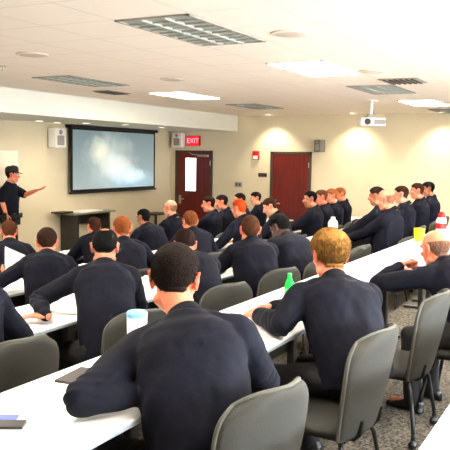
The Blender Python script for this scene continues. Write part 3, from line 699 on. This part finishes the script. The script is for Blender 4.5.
    for q in np.linspace(math.radians(-235), math.radians(55), 30):
        d = rt*math.cos(q)+sg*math.sin(q); d = unit(d-nk*(d@nk)); c0 = pos(.985)
        r1, r2 = .064, .074; fr_ = .5+.5*math.sin(q); hgt = (.05 if lod == 1 else .038)-.02*fr_; drop = .012+.018*fr_
        R.append([c0+d*(r1-.003)-nk*drop, c0+d*(r1-.004)+nk*hgt, c0+d*(r1+.003)+nk*(hgt+.003), c0+d*(r2+.006)+nk*(hgt*.2), c0+d*(r2+.008+.012*fr_)-nk*drop, c0+d*(r2)-nk*drop])
    mb.rings(R); part('collar', mb, sm_, sho, True)
    if not short_sleeve:
        for nm, (sh, el, wr, sd) in arms.items():
            mb = MB(); u_ = unit(wr-el); mb.capsule(wr-u_*.045, wr-u_*.012, .041, .039, 14); me = mb.mesh('cuff', [sm_]); smooth(me); link('cuff', me, sho)
    # trousers
    mb = MB(); R = []
    for t, a, b in [(-.15, .13, .10), (-.08, .175, .135), (0, .19, .147), (.07, .185, .142), (.11, .182, .139)]:
        rt, sg, tg = fr(t); cc = pos(t); R.append([cc+rt*(a+.008)*math.cos(q)+sg*(b+.008)*math.sin(q) for q in np.linspace(0, 2*np.pi, 24, endpoint=False)])
    mb.rings(R)
    for hj, kn, an, sd in legs: mb.chain([hj, hj+(kn-hj)*.5, kn, kn+(an-kn)*.35, an+np.array([0, 0, -.02])], [.089, .084, .066, .064, .058])
    me = remesh(mb, max(vox*1.4, .011), 4, .5); c = co(me); nv_ = vnorm(me); setco(me, c+nv_*(noise3(c, 26, seed+9)*.006)[:, None]); smooth(me); me.materials.append(MT['trouser']); tr = link('trousers', me, ob)
    mb = MB(); R = []
    for t, e in () if not stand else ((.085, .0), (.085, .008), (.145, .008), (.145, .0)):
        rt, sg, tg = fr(t); cc = pos(t); R.append([cc+rt*(.203+e)*math.cos(q)+sg*(.160+e)*math.sin(q) for q in np.linspace(0, 2*np.pi, 28, endpoint=False)])
    if stand: mb.rings(R+[R[0]], 0, False); part('belt', mb, MT['leather'], ob, True)
    for hj, kn, an, sd in legs:
        mb = MB(); a0 = an*[1, 1, 0]; Rr = []
        for y_, w_, z_ in ((-.075, .012, .05), (-.068, .03, .075), (-.03, .037, .10), (.03, .038, .09), (.08, .043, .065), (.13, .042, .052), (.17, .032, .042), (.19, .01, .028)):
            Rr.append([a0+lf*y_+lr*w_*math.cos(q)+np.array([0, 0, .002+max(0, z_*(.5+.5*math.sin(q)))]) for q in np.linspace(0, 2*np.pi, 14, endpoint=False)])
        mb.rings(Rr); part('shoe', mb, MT['leather'], ob, True)
    # hair / cap / eyes
    if hair != 'none':
        bm_ = ob.data; cc = co(bm_); hh = ((cc-HC)@HR)/hs; nn = vnorm(bm_)@HR; sel = (np.abs(hh[:, 0]) < .1)&(np.abs(hh[:, 1]) < .13)&(hh[:, 2] > -.1)
        fc = [tuple(q.vertices) for q in bm_.polygons if sel[q.vertices[0]]]
        me, _f = hair_mesh(hair, hh, nn, fc, lod, seed+20)
        if me: setco(me, hs*(co(me)@HR.T)+HC); me.materials.append(hair_mat(haircol)); link('hair', me, ob)
    if lod <= 2 or hair != 'none':
        mb = MB()
        for s_ in (-1, 1): mb.capsule(HM((s_*.018, .0865, .033)), HM((s_*.044, .078, .035)), .0045, .0035, 8)
        part('eyebrows', mb, hair_mat(haircol), ob, True)
    for s_ in (-1, 1):
        e = link('eye', eye_mesh(), ob); M4 = Matrix.Identity(4); c_ = HM((s_*.030, .0685, .006))
        for i in range(3):
            for j in range(3): M4[i][j] = HR[i][j]*hs
            M4[i][3] = c_[i]
        e.matrix_local = M4
    if cap:
        mb = MB(); R = []
        for k, (rr, zz) in enumerate(((1.06, .045), (1.08, .07), (1.05, .10), (.93, .128), (.66, .146), (.3, .152), (.03, .153))):
            R.append([HM((CR_R[0]*rr*math.cos(q), -.012+CR_R[1]*rr*math.sin(q), zz+.006*math.sin(q))) for q in np.linspace(0, 2*np.pi, 28, endpoint=False)])
        mb.rings(R); cp = part('cap', mb, mat('black_cap_cloth', (.07, .07, .08), .8), ob, True)
        mb = MB(); R = []
        for k in range(13):
            q = math.radians(20+140*k/12); o_ = np.array([CR_R[0]*1.06*math.cos(q), -.012+CR_R[1]*1.06*math.sin(q), .05]); f_ = math.sin(q)**1.4*.07
            R.append([HM(o_), HM(o_+[.12*math.cos(q)*f_, f_, -.018*f_/.07]), HM(o_+[.12*math.cos(q)*f_, f_, -.018*f_/.07-.005]), HM(o_+[0, 0, -.006])])
        mb.rings(R); part('brim', mb, MT['trouser'], cp, True)
    ob['_b'] = 0; del ob['_b']
    info = dict(ob=ob, base=base, arms={k: tuple(base+q for q in v[:3]) for k, v in arms.items()}, HM=HM, fr=fr, pos=pos, bf=bf, brt=brt, sho=sho)
    if not stand:
        cr = -hip if chairrot is None else chairrot; a = math.radians(cr)
        fx, fy = -math.sin(a), math.cos(a); chair(base[0]+choff[1]*fx+choff[0]*fy, base[1]+choff[1]*fy-choff[0]*fx, floor, cr, seatlabel or ('grey conference chair seating '+label[0].lower()+label[1:]))
    return info
WIN_E = 950.0; EXPO = 0.58
TA, TB, TC_, TD = TOP['A'], TOP['B'], TOP['C'], TOP['D']
BR, DK, BK, GI, BL = (.26, .16, .10), (.17, .11, .08), (.05, .045, .045), (.62, .33, .16), (.80, .58, .30)
# nearest row
person('man with short dark hair in navy shirt hunched over the nearest table', (175, 280), 1.5, .41, 'ruddy', 'short', (.13, .09, .07), 1, None, (12, 42), 30, 72, (70, 20, 0), 24, side=-14, choff=(.10, .05), bulk=.98, hoff=-.07, hs=1.13, nl=.17,
       elbows=dict(L=at(81, 399, z=TA+.075)), world_hands=dict(L=(2.10, 1.44, TA+.06), R=(2.78, 1.36, 1.08)), hdir=dict(L=(.7, -.35, 0), R=(.3, .8, 0)), curl=dict(L=.6, R=.4), seed=1, seatlabel='grey chair under the man with short dark hair at bottom centre', chairrot=-12)
person('blond man in navy shirt with clasped hands beside a green bottle', (330, 256), 1.33, .41, 'ruddy', 'thick', BL, 1, None, (8, 30), 28, 46, (48, 10, 0), 14, bulk=1.0, side=4, hoff=.01, choff=(-.22, .08), nl=.165, hs=1.12,
       elbows=dict(L=(3.30, 1.44, TA+.075)), world_hands=dict(L=(3.53, 1.68, TA+.06), R=(3.71, 1.70, TA+.06)), hdir=dict(L=(.35, .75, 0), R=(-.75, .5, 0)),
       palm=dict(L=(.5, .2, -1), R=(-.6, -.2, -.8)), curl=.5, seed=2, seatlabel='grey chair under the blond man, whole back seen', chairrot=-4)
person('bald man resting his chin on his fist at the right edge', (435, 249), 1.05, .41, 'ruddy', 'fringe', (.52, .38, .30), 1, None, (6, 30), 34, 36, (34, 12, 0), 10, nl=.145, choff=(.1, .1),
       elbows=dict(L=at(374, 284, z=TA+.07)), world_hands=dict(L=at(400, 266, Y=1.27), R=(5.55, 1.45, TA+.06)), hdir=dict(L=at(420, 256, Y=1.17)-at(400, 266, Y=1.27), R=(.6, .6, 0)), palm=dict(L=(.2, -.7, -.6), R=(0, 0, -1)), curl=dict(L=1.15, R=.4), seed=3, seatlabel='grey chair under the bald man at the right edge', chairrot=-2)
# second row
person('man at left edge in navy shirt, only his shoulder in view', (-42, 262), 3.0, .27, 'fair', 'short', DK, 2, lean=(8, 28), body=34, seed=4, seatlabel='grey chair at the left edge, back turned to camera', chairrot=-12, choff=(.17, .06))
person('black haired man with a thinning crown leaning on the second row table', (105, 248), 2.95, .27, 'tan', 'thin', BK, 2, None, (14, 44), 26, 52, (58, 22, 0), 30,
       world_hands=dict(L=at(46, 316, z=TB+.056), R=(4.05, 3.08, TB+.06)), bulk=.9, hdir=dict(L=(-.3, .9, 0), R=(.3, .9, 0)), choff=(.11, -.02), seed=5, seatlabel='grey chair under the man with thinning black hair')
person('man with dark auburn hair bending low over his notes', (185, 246), 3.0, .27, 'tan', 'short', (.16, .08, .06), 2, None, (18, 58), 40, 40, (46, 42, 0), 20, world_hands=dict(L=at(168, 254, z=TB+.06), R=at(200, 262, z=TB+.05)), seed=6, seatlabel='empty looking grey chair back behind the auburn haired man')
person('man with a cropped brown head and broad back, seated upright', (250, 230), 2.8, .27, 'ruddy', 'buzz', (.34, .20, .12), 2, None, (8, 30), 26, 44, (52, 8, 0), 18, world_hands=dict(L=at(224, 266, z=TB+.056), R=(5.95, 3.1, TB+.06)), seed=7, seatlabel='grey chair under the man with cropped brown head')
person('black haired dark skinned man looking down at his table', (280, 228), 2.85, .27, 'dark', 'short', BK, 2, None, (10, 46), 36, 34, (14, 36, 0), 15, hands=dict(L=(.04, .42, .80), R=(.1, .42, .80)), seed=8, seatlabel='grey chair under the dark skinned man looking down')
person('man with a shaved pink head and folded arms on the table', (386, 198), 2.40, .27, 'ruddy', 'fringe', (.66, .44, .34), 2, None, (6, 26), 28, 2, (8, 10, 0), 2, hands=dict(L=(.02, .5, .80), R=(.12, .46, .80)), seed=9, seatlabel='grey chair under the man with shaved pink head')
person('dark haired man almost hidden behind the shaved pink head', (376.5, 194), 2.68, .27, 'tan', 'short', DK, 3, None, (4, 18), 24, 2, None, 0, seed=10, seatlabel='grey chair under the man hidden behind the shaved head')
person('brown haired man just right of the shaved pink head', (401, 195), 2.6, .27, 'fair', 'short', BR, 3, None, (4, 18), 24, -4, None, -3, seed=11, seatlabel='grey chair under the man right of the shaved head')
person('brown haired man in profile sitting tall toward the right edge', (417, 187), 2.62, .27, 'ruddy', 'short', (.30, .18, .12), 3, None, (2, 14), 22, -10, (-24, 5, 0), -6, seed=12, seatlabel='grey chair under the tall sitting man in profile')
person('black haired man last in the second row, behind a man in profile', (428, 187), 2.66, .27, 'tan', 'short', BK, 3, None, (2, 14), 22, -14, None, -6, seed=13, seatlabel='grey chair last at the right end of second row')
# third row
person('brown haired man holding a white sheet at the left', (47, 243), 4.38, .13, 'ruddy', 'short', (.22, .13, .09), 2, None, (10, 38), 28, 50, (46, 20, 0), 26, world_hands=dict(L=at(13, 277, Y=4.6), R=at(60, 285, z=TC_+.056)), hdir=dict(L=(-.2, .9, .3), R=(.3, .8, 0)), palm=dict(L=(.8, .1, .3), R=(0, 0, -1)), curl=.5, seed=14, seatlabel='grey chair under the man holding a white sheet')
person('ginger haired man with his back to the camera, left of centre', (122, 230), 4.28, .13, 'ruddy', 'short', GI, 2, None, (12, 36), 28, 44, (38, 12, 0), 22, seed=15, seatlabel='grey chair under the ginger man left of centre')
person('light brown haired man facing away in front of the red door', (190, 222), 4.28, .13, 'ruddy', 'buzz', (.50, .28, .15), 2, None, (8, 28), 28, 36, (34, 14, 0), 18, seed=16, seatlabel='grey chair under the light brown haired man')
person('bright orange haired man leaning left over a white table', (239, 209), 4.28, .13, 'ruddy', 'short', (.85, .30, .10), 3, None, (8, 30), 28, 20, (10, 10, 0), 10, side=-6, seed=17, seatlabel='grey chair under the orange haired man')
person('brown haired man looking down beside a red cup', (270, 207), 4.2, .13, 'fair', 'short', BR, 3, None, (6, 32), 36, -4, (-28, 26, 0), -2, seed=18, seatlabel='grey chair under the man beside the red cup')
person('black haired man in profile in front of the solid red door', (310, 197), 4.02, .13, 'tan', 'short', BK, 3, None, (2, 18), 26, -12, (-34, 6, 0), -8, seed=19, seatlabel='grey chair under the black haired man in profile')
person('sandy haired man next past the black haired man in profile', (321, 194), 4.06, .13, 'ruddy', 'short', (.48, .30, .17), 3, None, (2, 18), 26, -18, (-34, 6, 0), -10, seed=20, seatlabel='grey chair under the sandy haired man')
person('strawberry blond man half hidden, second from the third row end', (331.5, 190.5), 4.1, .13, 'ruddy', 'short', (.72, .42, .22), 3, None, (2, 20), 28, -22, (-38, 8, 0), -14, seed=21, seatlabel='grey chair under the strawberry blond man')
person('ginger man with rounded back at the far end of the third row', (340, 189), 4.18, .13, 'ruddy', 'short', (.66, .36, .18), 3, None, (6, 26), 30, -28, (-42, 10, 0), -20, seed=22, seatlabel='grey chair at the far end of the third row')
# front row
person('brown haired man at left edge in front of the standing officer', (9, 232), 5.78, 0.0, 'ruddy', 'short', (.36, .20, .12), 3, None, (6, 34), 28, 44, (40, 14, 0), 24, seed=23, seatlabel='grey chair under the brown haired man at left edge')
person('dark brown haired man seated before the console table', (94, 227), 5.78, 0.0, 'ruddy', 'short', (.28, .15, .10), 3, None, (8, 34), 28, 36, (30, 12, 0), 18, seed=24, seatlabel='grey chair under the man before the console table')
person('black haired man sitting low right below the projection screen', (143.5, 218), 5.72, 0.0, 'tan', 'short', BK, 3, None, (12, 40), 28, 20, (8, 10, 0), 10, seed=25, seatlabel='grey chair under the man right below the screen')
person('bald man sitting upright at the edge of the glass lite door', (170, 205), 5.6, 0.0, 'fair', 'fringe', (.70, .52, .40), 3, None, (2, 16), 26, 6, (-6, 6, 0), 4, seed=26, seatlabel='grey chair under the bald man by the door')
person('dark haired man in the front row right of the bald man', (208.5, 201.5), 5.62, 0.0, 'ruddy', 'short', DK, 3, None, (2, 18), 26, -8, (-28, 6, 0), -4, seed=27, seatlabel='grey chair under the dark haired man beside the bald man')
person('dark haired man third from the right end of the front row', (221.5, 202), 5.7, 0.0, 'ruddy', 'short', (.15, .10, .08), 3, None, (2, 20), 28, -12, (-30, 8, 0), -6, seed=28, seatlabel='grey chair third from the front row right end')
person('dark haired man sitting tall below the grey switch plate', (239.5, 194), 5.68, 0.0, 'ruddy', 'short', (.14, .09, .07), 3, None, (2, 14), 24, -18, (-36, 4, 0), -10, seed=29, seatlabel='grey chair under the man below the switch plate')
person('dark haired man last at the right end of the front row', (255.5, 195.5), 5.74, 0.0, 'fair', 'short', (.16, .10, .07), 3, None, (4, 22), 28, -24, (-42, 8, 0), -14, seed=30, seatlabel='grey chair at the right end of the front row')
# the standing officer
hand_out = at(36, 190.5, Y=8.55)
off = person('officer in black cap and uniform standing and gesturing by the whiteboard', (12.5, 173.5), 9.0, 0.0, 'ruddy', 'short', DK, 2, None, (0, 4), 12, 163, (140, 2, 0), 165, elbows=dict(L=at(25, 195, Y=8.8), R=at(2, 201, Y=9.0)),
       world_hands=dict(L=hand_out, R=at(6, 214, Y=8.95)), hdir=dict(L=(.55, -.6, .25), R=(0, -.15, -1)), palm=dict(L=(.2, .1, 1), R=(1, 0, 0)), curl=dict(L=.2, R=.8), stand=True, cap=True, short_sleeve=True, seed=31)
P_ = off; rt, sg, tg = P_['fr'](.11); cc = P_['pos'](.11)
def hip_box(q, name, w, d, h, dz):
    dvec = rt*math.cos(q)+sg*math.sin(q); c = cc+rt*math.cos(q)*.213+sg*math.sin(q)*.172; mb = MB(); qz = MB(); qz.slab(w, d, 0, h, .012)
    t_ = np.cross([0, 0, 1.], dvec); mb.add([tuple(c+t_*p[0]+dvec*(p[1]+d/2)+np.array([0, 0, p[2]+dz])) for p in qz.v], qz.f); return part(name, mb, MT['leather'], P_['ob'], 40)
hip_box(math.radians(168), 'holster', .06, .06, .2, -.17); hip_box(math.radians(15), 'radio_pouch', .07, .05, .13, -.06); hip_box(math.radians(120), 'belt_pouch', .08, .04, .08, -.03); hip_box(math.radians(60), 'belt_pouch', .08, .04, .08, -.03)
mb = MB(); c = P_['pos'](.68)+P_['fr'](.68)[0]*-.085+P_['fr'](.68)[1]*.168; mb.ellipsoid(c, (.022, .012, .028), None, 10); part('badge', mb, MT['chrome'], P_['ob'], True)
chair(4.32, 1.15, .41, -2, 'empty grey chair pushed in between the blond man and bald man')
chair(7.45, 2.58, .27, -6, 'empty grey chair in the gap of the second row')

# ------------------------------------------------------------------ front furniture
a = at(54, 214, Y=YF-.02); b = at(116, 209, Y=YF-.52)
zt = round(float(at(85, 213, Y=YF-.27)[2]), 3); x0, x1 = a[0], b[0]
cs = thing('console_table', 'dark low console table with papers under the projection screen', 'table', ((x0+x1)/2, YF-.27, 0)); w = (x1-x0)/2
mb = MB(); mb.slab(2*w, .5, zt, zt+.035, .02); part('top', mb, mat('console_top', (.50, .48, .42), .3, .1, 6), cs, 40)
for s in (-1, 1):
    mb = MB(); mb.slab(.05, .42, .0, zt, .01, c=(s*(w-.16), 0)); part('end_panel', mb, MT['console'], cs, 40)
mb = MB(); mb.box((-w+.18, .12, zt-.22), (w-.18, .15, zt)); part('modesty_panel', mb, MT['console'], cs)
mb = MB(); mb.box((-w+.18, -.12, .12), (w-.18, .15, .15)); part('lower_shelf', mb, MT['console'], cs)
a = at(153, 214, Y=YF-.4); b = at(168, 214, Y=YF-.4)
st = thing('side_table', 'small dark side table in the corner below the screen', 'table', ((a[0]+b[0])/2, YF-.27, 0)); w = (b[0]-a[0])/2
mb = MB(); mb.slab(2*w, .4, a[2]-.035, a[2], .01); part('top', mb, MT['console'], st, 40)
for sx in (-1, 1):
    for sy in (-1, 1):
        mb = MB(); mb.capsule((sx*(w-.04), sy*.16, .018), (sx*(w-.04), sy*.16, a[2]-.036), .017, .017); part('leg', mb, MT['black'], st, True)

# ------------------------------------------------------------------ things lying on the tables
def sheet(px, z, rz, label, cat='paper', name='paper_sheet', size=(.216, .279), mt='paper', th=.0015, curl=.004, group='white papers on the tables', Y=None):
    p = at(px[0], px[1], z=z) if Y is None else at(px[0], px[1], Y=Y)
    for k_ in 'ABCD':
        if Y is None and abs(z-TOP[k_]) < .01:
            y_ = min(max(p[1], ROWS[k_][0]+.13), ROWS[k_][0]+.44)
            if y_ != p[1]: p = at(px[0], px[1], Y=y_); p[2] = z
    mb = MB(); n = 8; seed = px[0]*.7
    def zz(x, y): return curl*(.5+.5*math.sin(9*x+seed))*(abs(x)/size[0]*2)**2+curl*.6*(abs(y)/size[1]*2)**3
    g = [[(-size[0]/2+size[0]*i/n, -size[1]/2+size[1]*j/n) for i in range(n+1)] for j in range(n+1)]
    v = [(x, y, zz(x, y)+.0008) for r in g for x, y in r]+[(x, y, zz(x, y)+.0008+th) for r in g for x, y in r]; N = (n+1)**2; f = []
    for j in range(n):
        for i in range(n):
            q = (j*(n+1)+i, j*(n+1)+i+1, (j+1)*(n+1)+i+1, (j+1)*(n+1)+i); f.append(q[::-1]); f.append(tuple(k+N for k in q))
    rim = [i for i in range(n+1)]+[(j)*(n+1)+n for j in range(1, n+1)]+[n*(n+1)+i for i in range(n-1, -1, -1)]+[j*(n+1) for j in range(n-1, 0, -1)]
    for k in range(len(rim)): a_, b_ = rim[k], rim[(k+1) % len(rim)]; f.append((a_, b_, b_+N, a_+N))
    mb.add(v, f); o = part(name, mb, MT[mt], None, 50); o.location = (p[0], p[1], p[2]); o.rotation_euler = (0, 0, math.radians(rz)); tag(o, label, cat, group if name == 'paper_sheet' else None); return o
sheet((258, 315), TA, 25, 'white sheet under the clasped hands of the blond man')
sheet((82, 313), TB, 10, 'white sheet beside the elbow of the man with thinning hair')
sheet((30, 300), TB, -12, 'white sheet in front of the man at left edge')
sheet((60, 300), TB, 14, 'white notebook on the second row table at left', 'notebook', 'notebook', (.2, .26), 'paper', .012, 0)
o = sheet((15, 263), None, 20, 'white sheet held up by the man at the left', Y=4.66); o.rotation_euler = (math.radians(48), math.radians(26), math.radians(-20)); 
sheet((8, 282), TC_, 8, 'white sheet lying left of the man holding a sheet')
sheet((70, 242), TD, 15, 'open white sheet on the front row table below the console')
sheet((80, 248), TD, -8, 'second white sheet on the front row table below the console')
sheet((90, 262), TC_, 12, 'white sheet between the ginger man and the holder of the sheet')
sheet((220, 256), TB, -10, 'white sheet by the left hand of the man with cropped head')
sheet((158, 247), TB, 20, 'white sheet by the hands of the auburn haired man')
sheet((212, 240), TC_, 5, 'white sheet on the table left of the orange haired man')
sheet((222, 233), TC_, -14, 'white pad on the table near the orange haired man', 'notepad', 'notepad', (.2, .28), 'paper', .01, 0)
sheet((300, 211), TC_, 12, 'white sheet right of the red cup')
sheet((270, 243), TB, 0, 'white sheet in front of the dark skinned man')
sheet((345, 226), TB, 10, 'white sheet between the plastic bottle and the folded arms')
sheet((430, 240), TA, 16, 'white sheet near the yellow cup on the nearest row')
sheet((360, 292), TA, -8, 'white sheet in front of the bald man at right')
sheet((372, 264), TA, 40, 'grey pamphlet on the table left of the bald man', 'pamphlet', 'pamphlet', (.10, .21), 'greyplastic', .003, .002)
o = sheet((86, 370), TA, 0, 'dark folder lying on the nearest table at left', 'folder', 'folder', (.20, .17), 'pad', .010, 0); o.rotation_euler.z = math.radians(8)
sheet((1, 421), TA, 30, 'blue card at the left edge of the nearest table', 'card', 'card', (.10, .10), 'card', .004, 0)
sheet((5, 426), TA, 30, 'black phone beside the blue card', 'phone', 'phone', (.065, .13), 'leather', .009, 0)
p = at(86, 209, Y=YF-.3); o = sheet((0, 0), 0, 5, 'white papers stack on the console table', 'paper', 'paper_stack', (.75, .36), 'paper', .015, 0); o.location = (p[0], YF-.27, zt+.036)
o = sheet((0, 0), 0, 5, 'black binder on the console table', 'binder', 'binder', (.34, .26), 'leather', .03, 0); o.location = (p[0]-.66, YF-.27, zt+.036)
# bottles and cups
def lathe_thing(name, label, cat, p, parts, rz=0):
    t = thing(name, label, cat, tuple(p))
    for nm, prof, mt in parts:
        mb = MB(); mb.lathe(prof, n=24); part(nm, mb, mt, t, 35)
    return t
gr = bpy.data.materials.new('green_soda_plastic'); gr.use_nodes = True; g_ = gr.node_tree.nodes['Principled BSDF']
g_.inputs['Base Color'].default_value = lin((.12, .88, .32))+(1,); g_.inputs['Transmission Weight'].default_value = .45; g_.inputs['Roughness'].default_value = .12; g_.inputs['IOR'].default_value = 1.3
p = at(289, 307, z=TA); lathe_thing('soda_bottle', 'green soda bottle standing beside the blond man', 'bottle', p, [('bottle', [(.001, .001), (.028, .001), (.031, .012), (.029, .03), (.031, .06), (.029, .09), (.031, .125), (.027, .15), (.015, .178), (.0125, .186), (.0125, .195), (.001, .195)], gr),
    ('label_band', [(.0302, .075), (.0318, .076), (.0318, .118), (.0302, .119)], mat('green_label', (.30, .85, .40), .5, .3, 30)), ('cap', [(.001, .188), (.0145, .188), (.0145, .206), (.013, .209), (.001, .209)], mat('green_cap', (.05, .62, .20), .4))])
p = at(137, 336.5, Y=1.955); p[2] = TA; lathe_thing('drink_jug', 'white drink jug with pale blue lid by the nearest row', 'jug', p, [('body', [(.001, .001), (.042, .001), (.047, .01), (.048, .145), (.046, .154), (.001, .154)], MT['whiteplastic']), ('lid', [(.001, .150), (.0495, .150), (.0495, .170), (.043, .178), (.001, .18)], MT['blue'])])
p = at(333, 223, Y=3.44); p[2] = TB; lathe_thing('water_bottle', 'white plastic bottle on the table left of the folded arms', 'bottle', p, [('body', [(.001, .001), (.065, .001), (.07, .02), (.07, .15), (.055, .185), (.03, .205), (.001, .205)], MT['whiteplastic']), ('cap', [(.001, .203), (.032, .203), (.032, .235), (.001, .237)], MT['whiteplastic'])])
p = at(285.5, 213, Y=4.9); p[2] = TC_; lathe_thing('paper_cup', 'red cup on the third row table', 'cup', p, [('cup', [(.001, .001), (.045, .001), (.06, .15), (.055, .15), (.042, .01), (.001, .01)], MT['red'])])
p = at(419, 240, Y=1.9); p[2] = TA; lathe_thing('plastic_cup', 'yellow cup beside the bald man head at right', 'cup', p, [('cup', [(.001, .001), (.05, .001), (.062, .145), (.058, .145), (.046, .01), (.001, .01)], MT['yellow'])])
p = at(441, 229, Y=1.9); p[2] = TA; lathe_thing('squeeze_bottle', 'white bottle with a red cap at the right edge', 'bottle', p, [('body', [(.001, .001), (.06, .001), (.065, .02), (.065, .15), (.05, .19), (.001, .195)], MT['whiteplastic']), ('cap', [(.001, .19), (.045, .19), (.045, .23), (.02, .26), (.001, .262)], MT['red']), ('label_band', [(.0655, .05), (.0665, .051), (.0665, .12), (.0655, .121)], MT['red'])])
p = at(174, 236, Y=4.85); p[2] = TC_; lathe_thing('drink_cup', 'white cup on the third row table by the light brown head', 'cup', p, [('cup', [(.001, .001), (.035, .001), (.045, .12), (.001, .12)], MT['whiteplastic']), ('lid', [(.001, .118), (.047, .118), (.047, .128), (.001, .134)], MT['greyplastic'])])
p = at(17, 212, Y=8.8)

# ------------------------------------------------------------------ light
W_ = bpy.data.worlds.new('world'); S.world = W_; W_.use_nodes = True
nt = W_.node_tree; bg = nt.nodes['Background']; bg.inputs[0].default_value = (.75, .87, 1, 1); bg.inputs[1].default_value = 6.0
for a, b in wins:
    ld = bpy.data.lights.new('daylight', 'AREA'); ld.shape = 'RECTANGLE'; ld.size = b-a-.1; ld.size_y = wz[1]-wz[0]-.1; ld.energy = WIN_E; ld.color = (.85, .93, 1)
    lo = bpy.data.objects.new('window_daylight', ld); COL.objects.link(lo); lo.location = ((a+b)/2, YB-.25, (wz[0]+wz[1])/2); lo.rotation_euler = (math.radians(90+30), 0, 0)  # fill lamp at the window, tilted up to brighten the ceiling
S.view_settings.view_transform = 'Standard'; S.view_settings.look = 'None'; S.view_settings.gamma = 1; S.view_settings.use_curve_mapping = False
S.view_settings.exposure = EXPO
S.cycles.use_denoising = True; S.cycles.max_bounces = 8; S.cycles.diffuse_bounces = 6; S.cycles.sample_clamp_indirect = 6
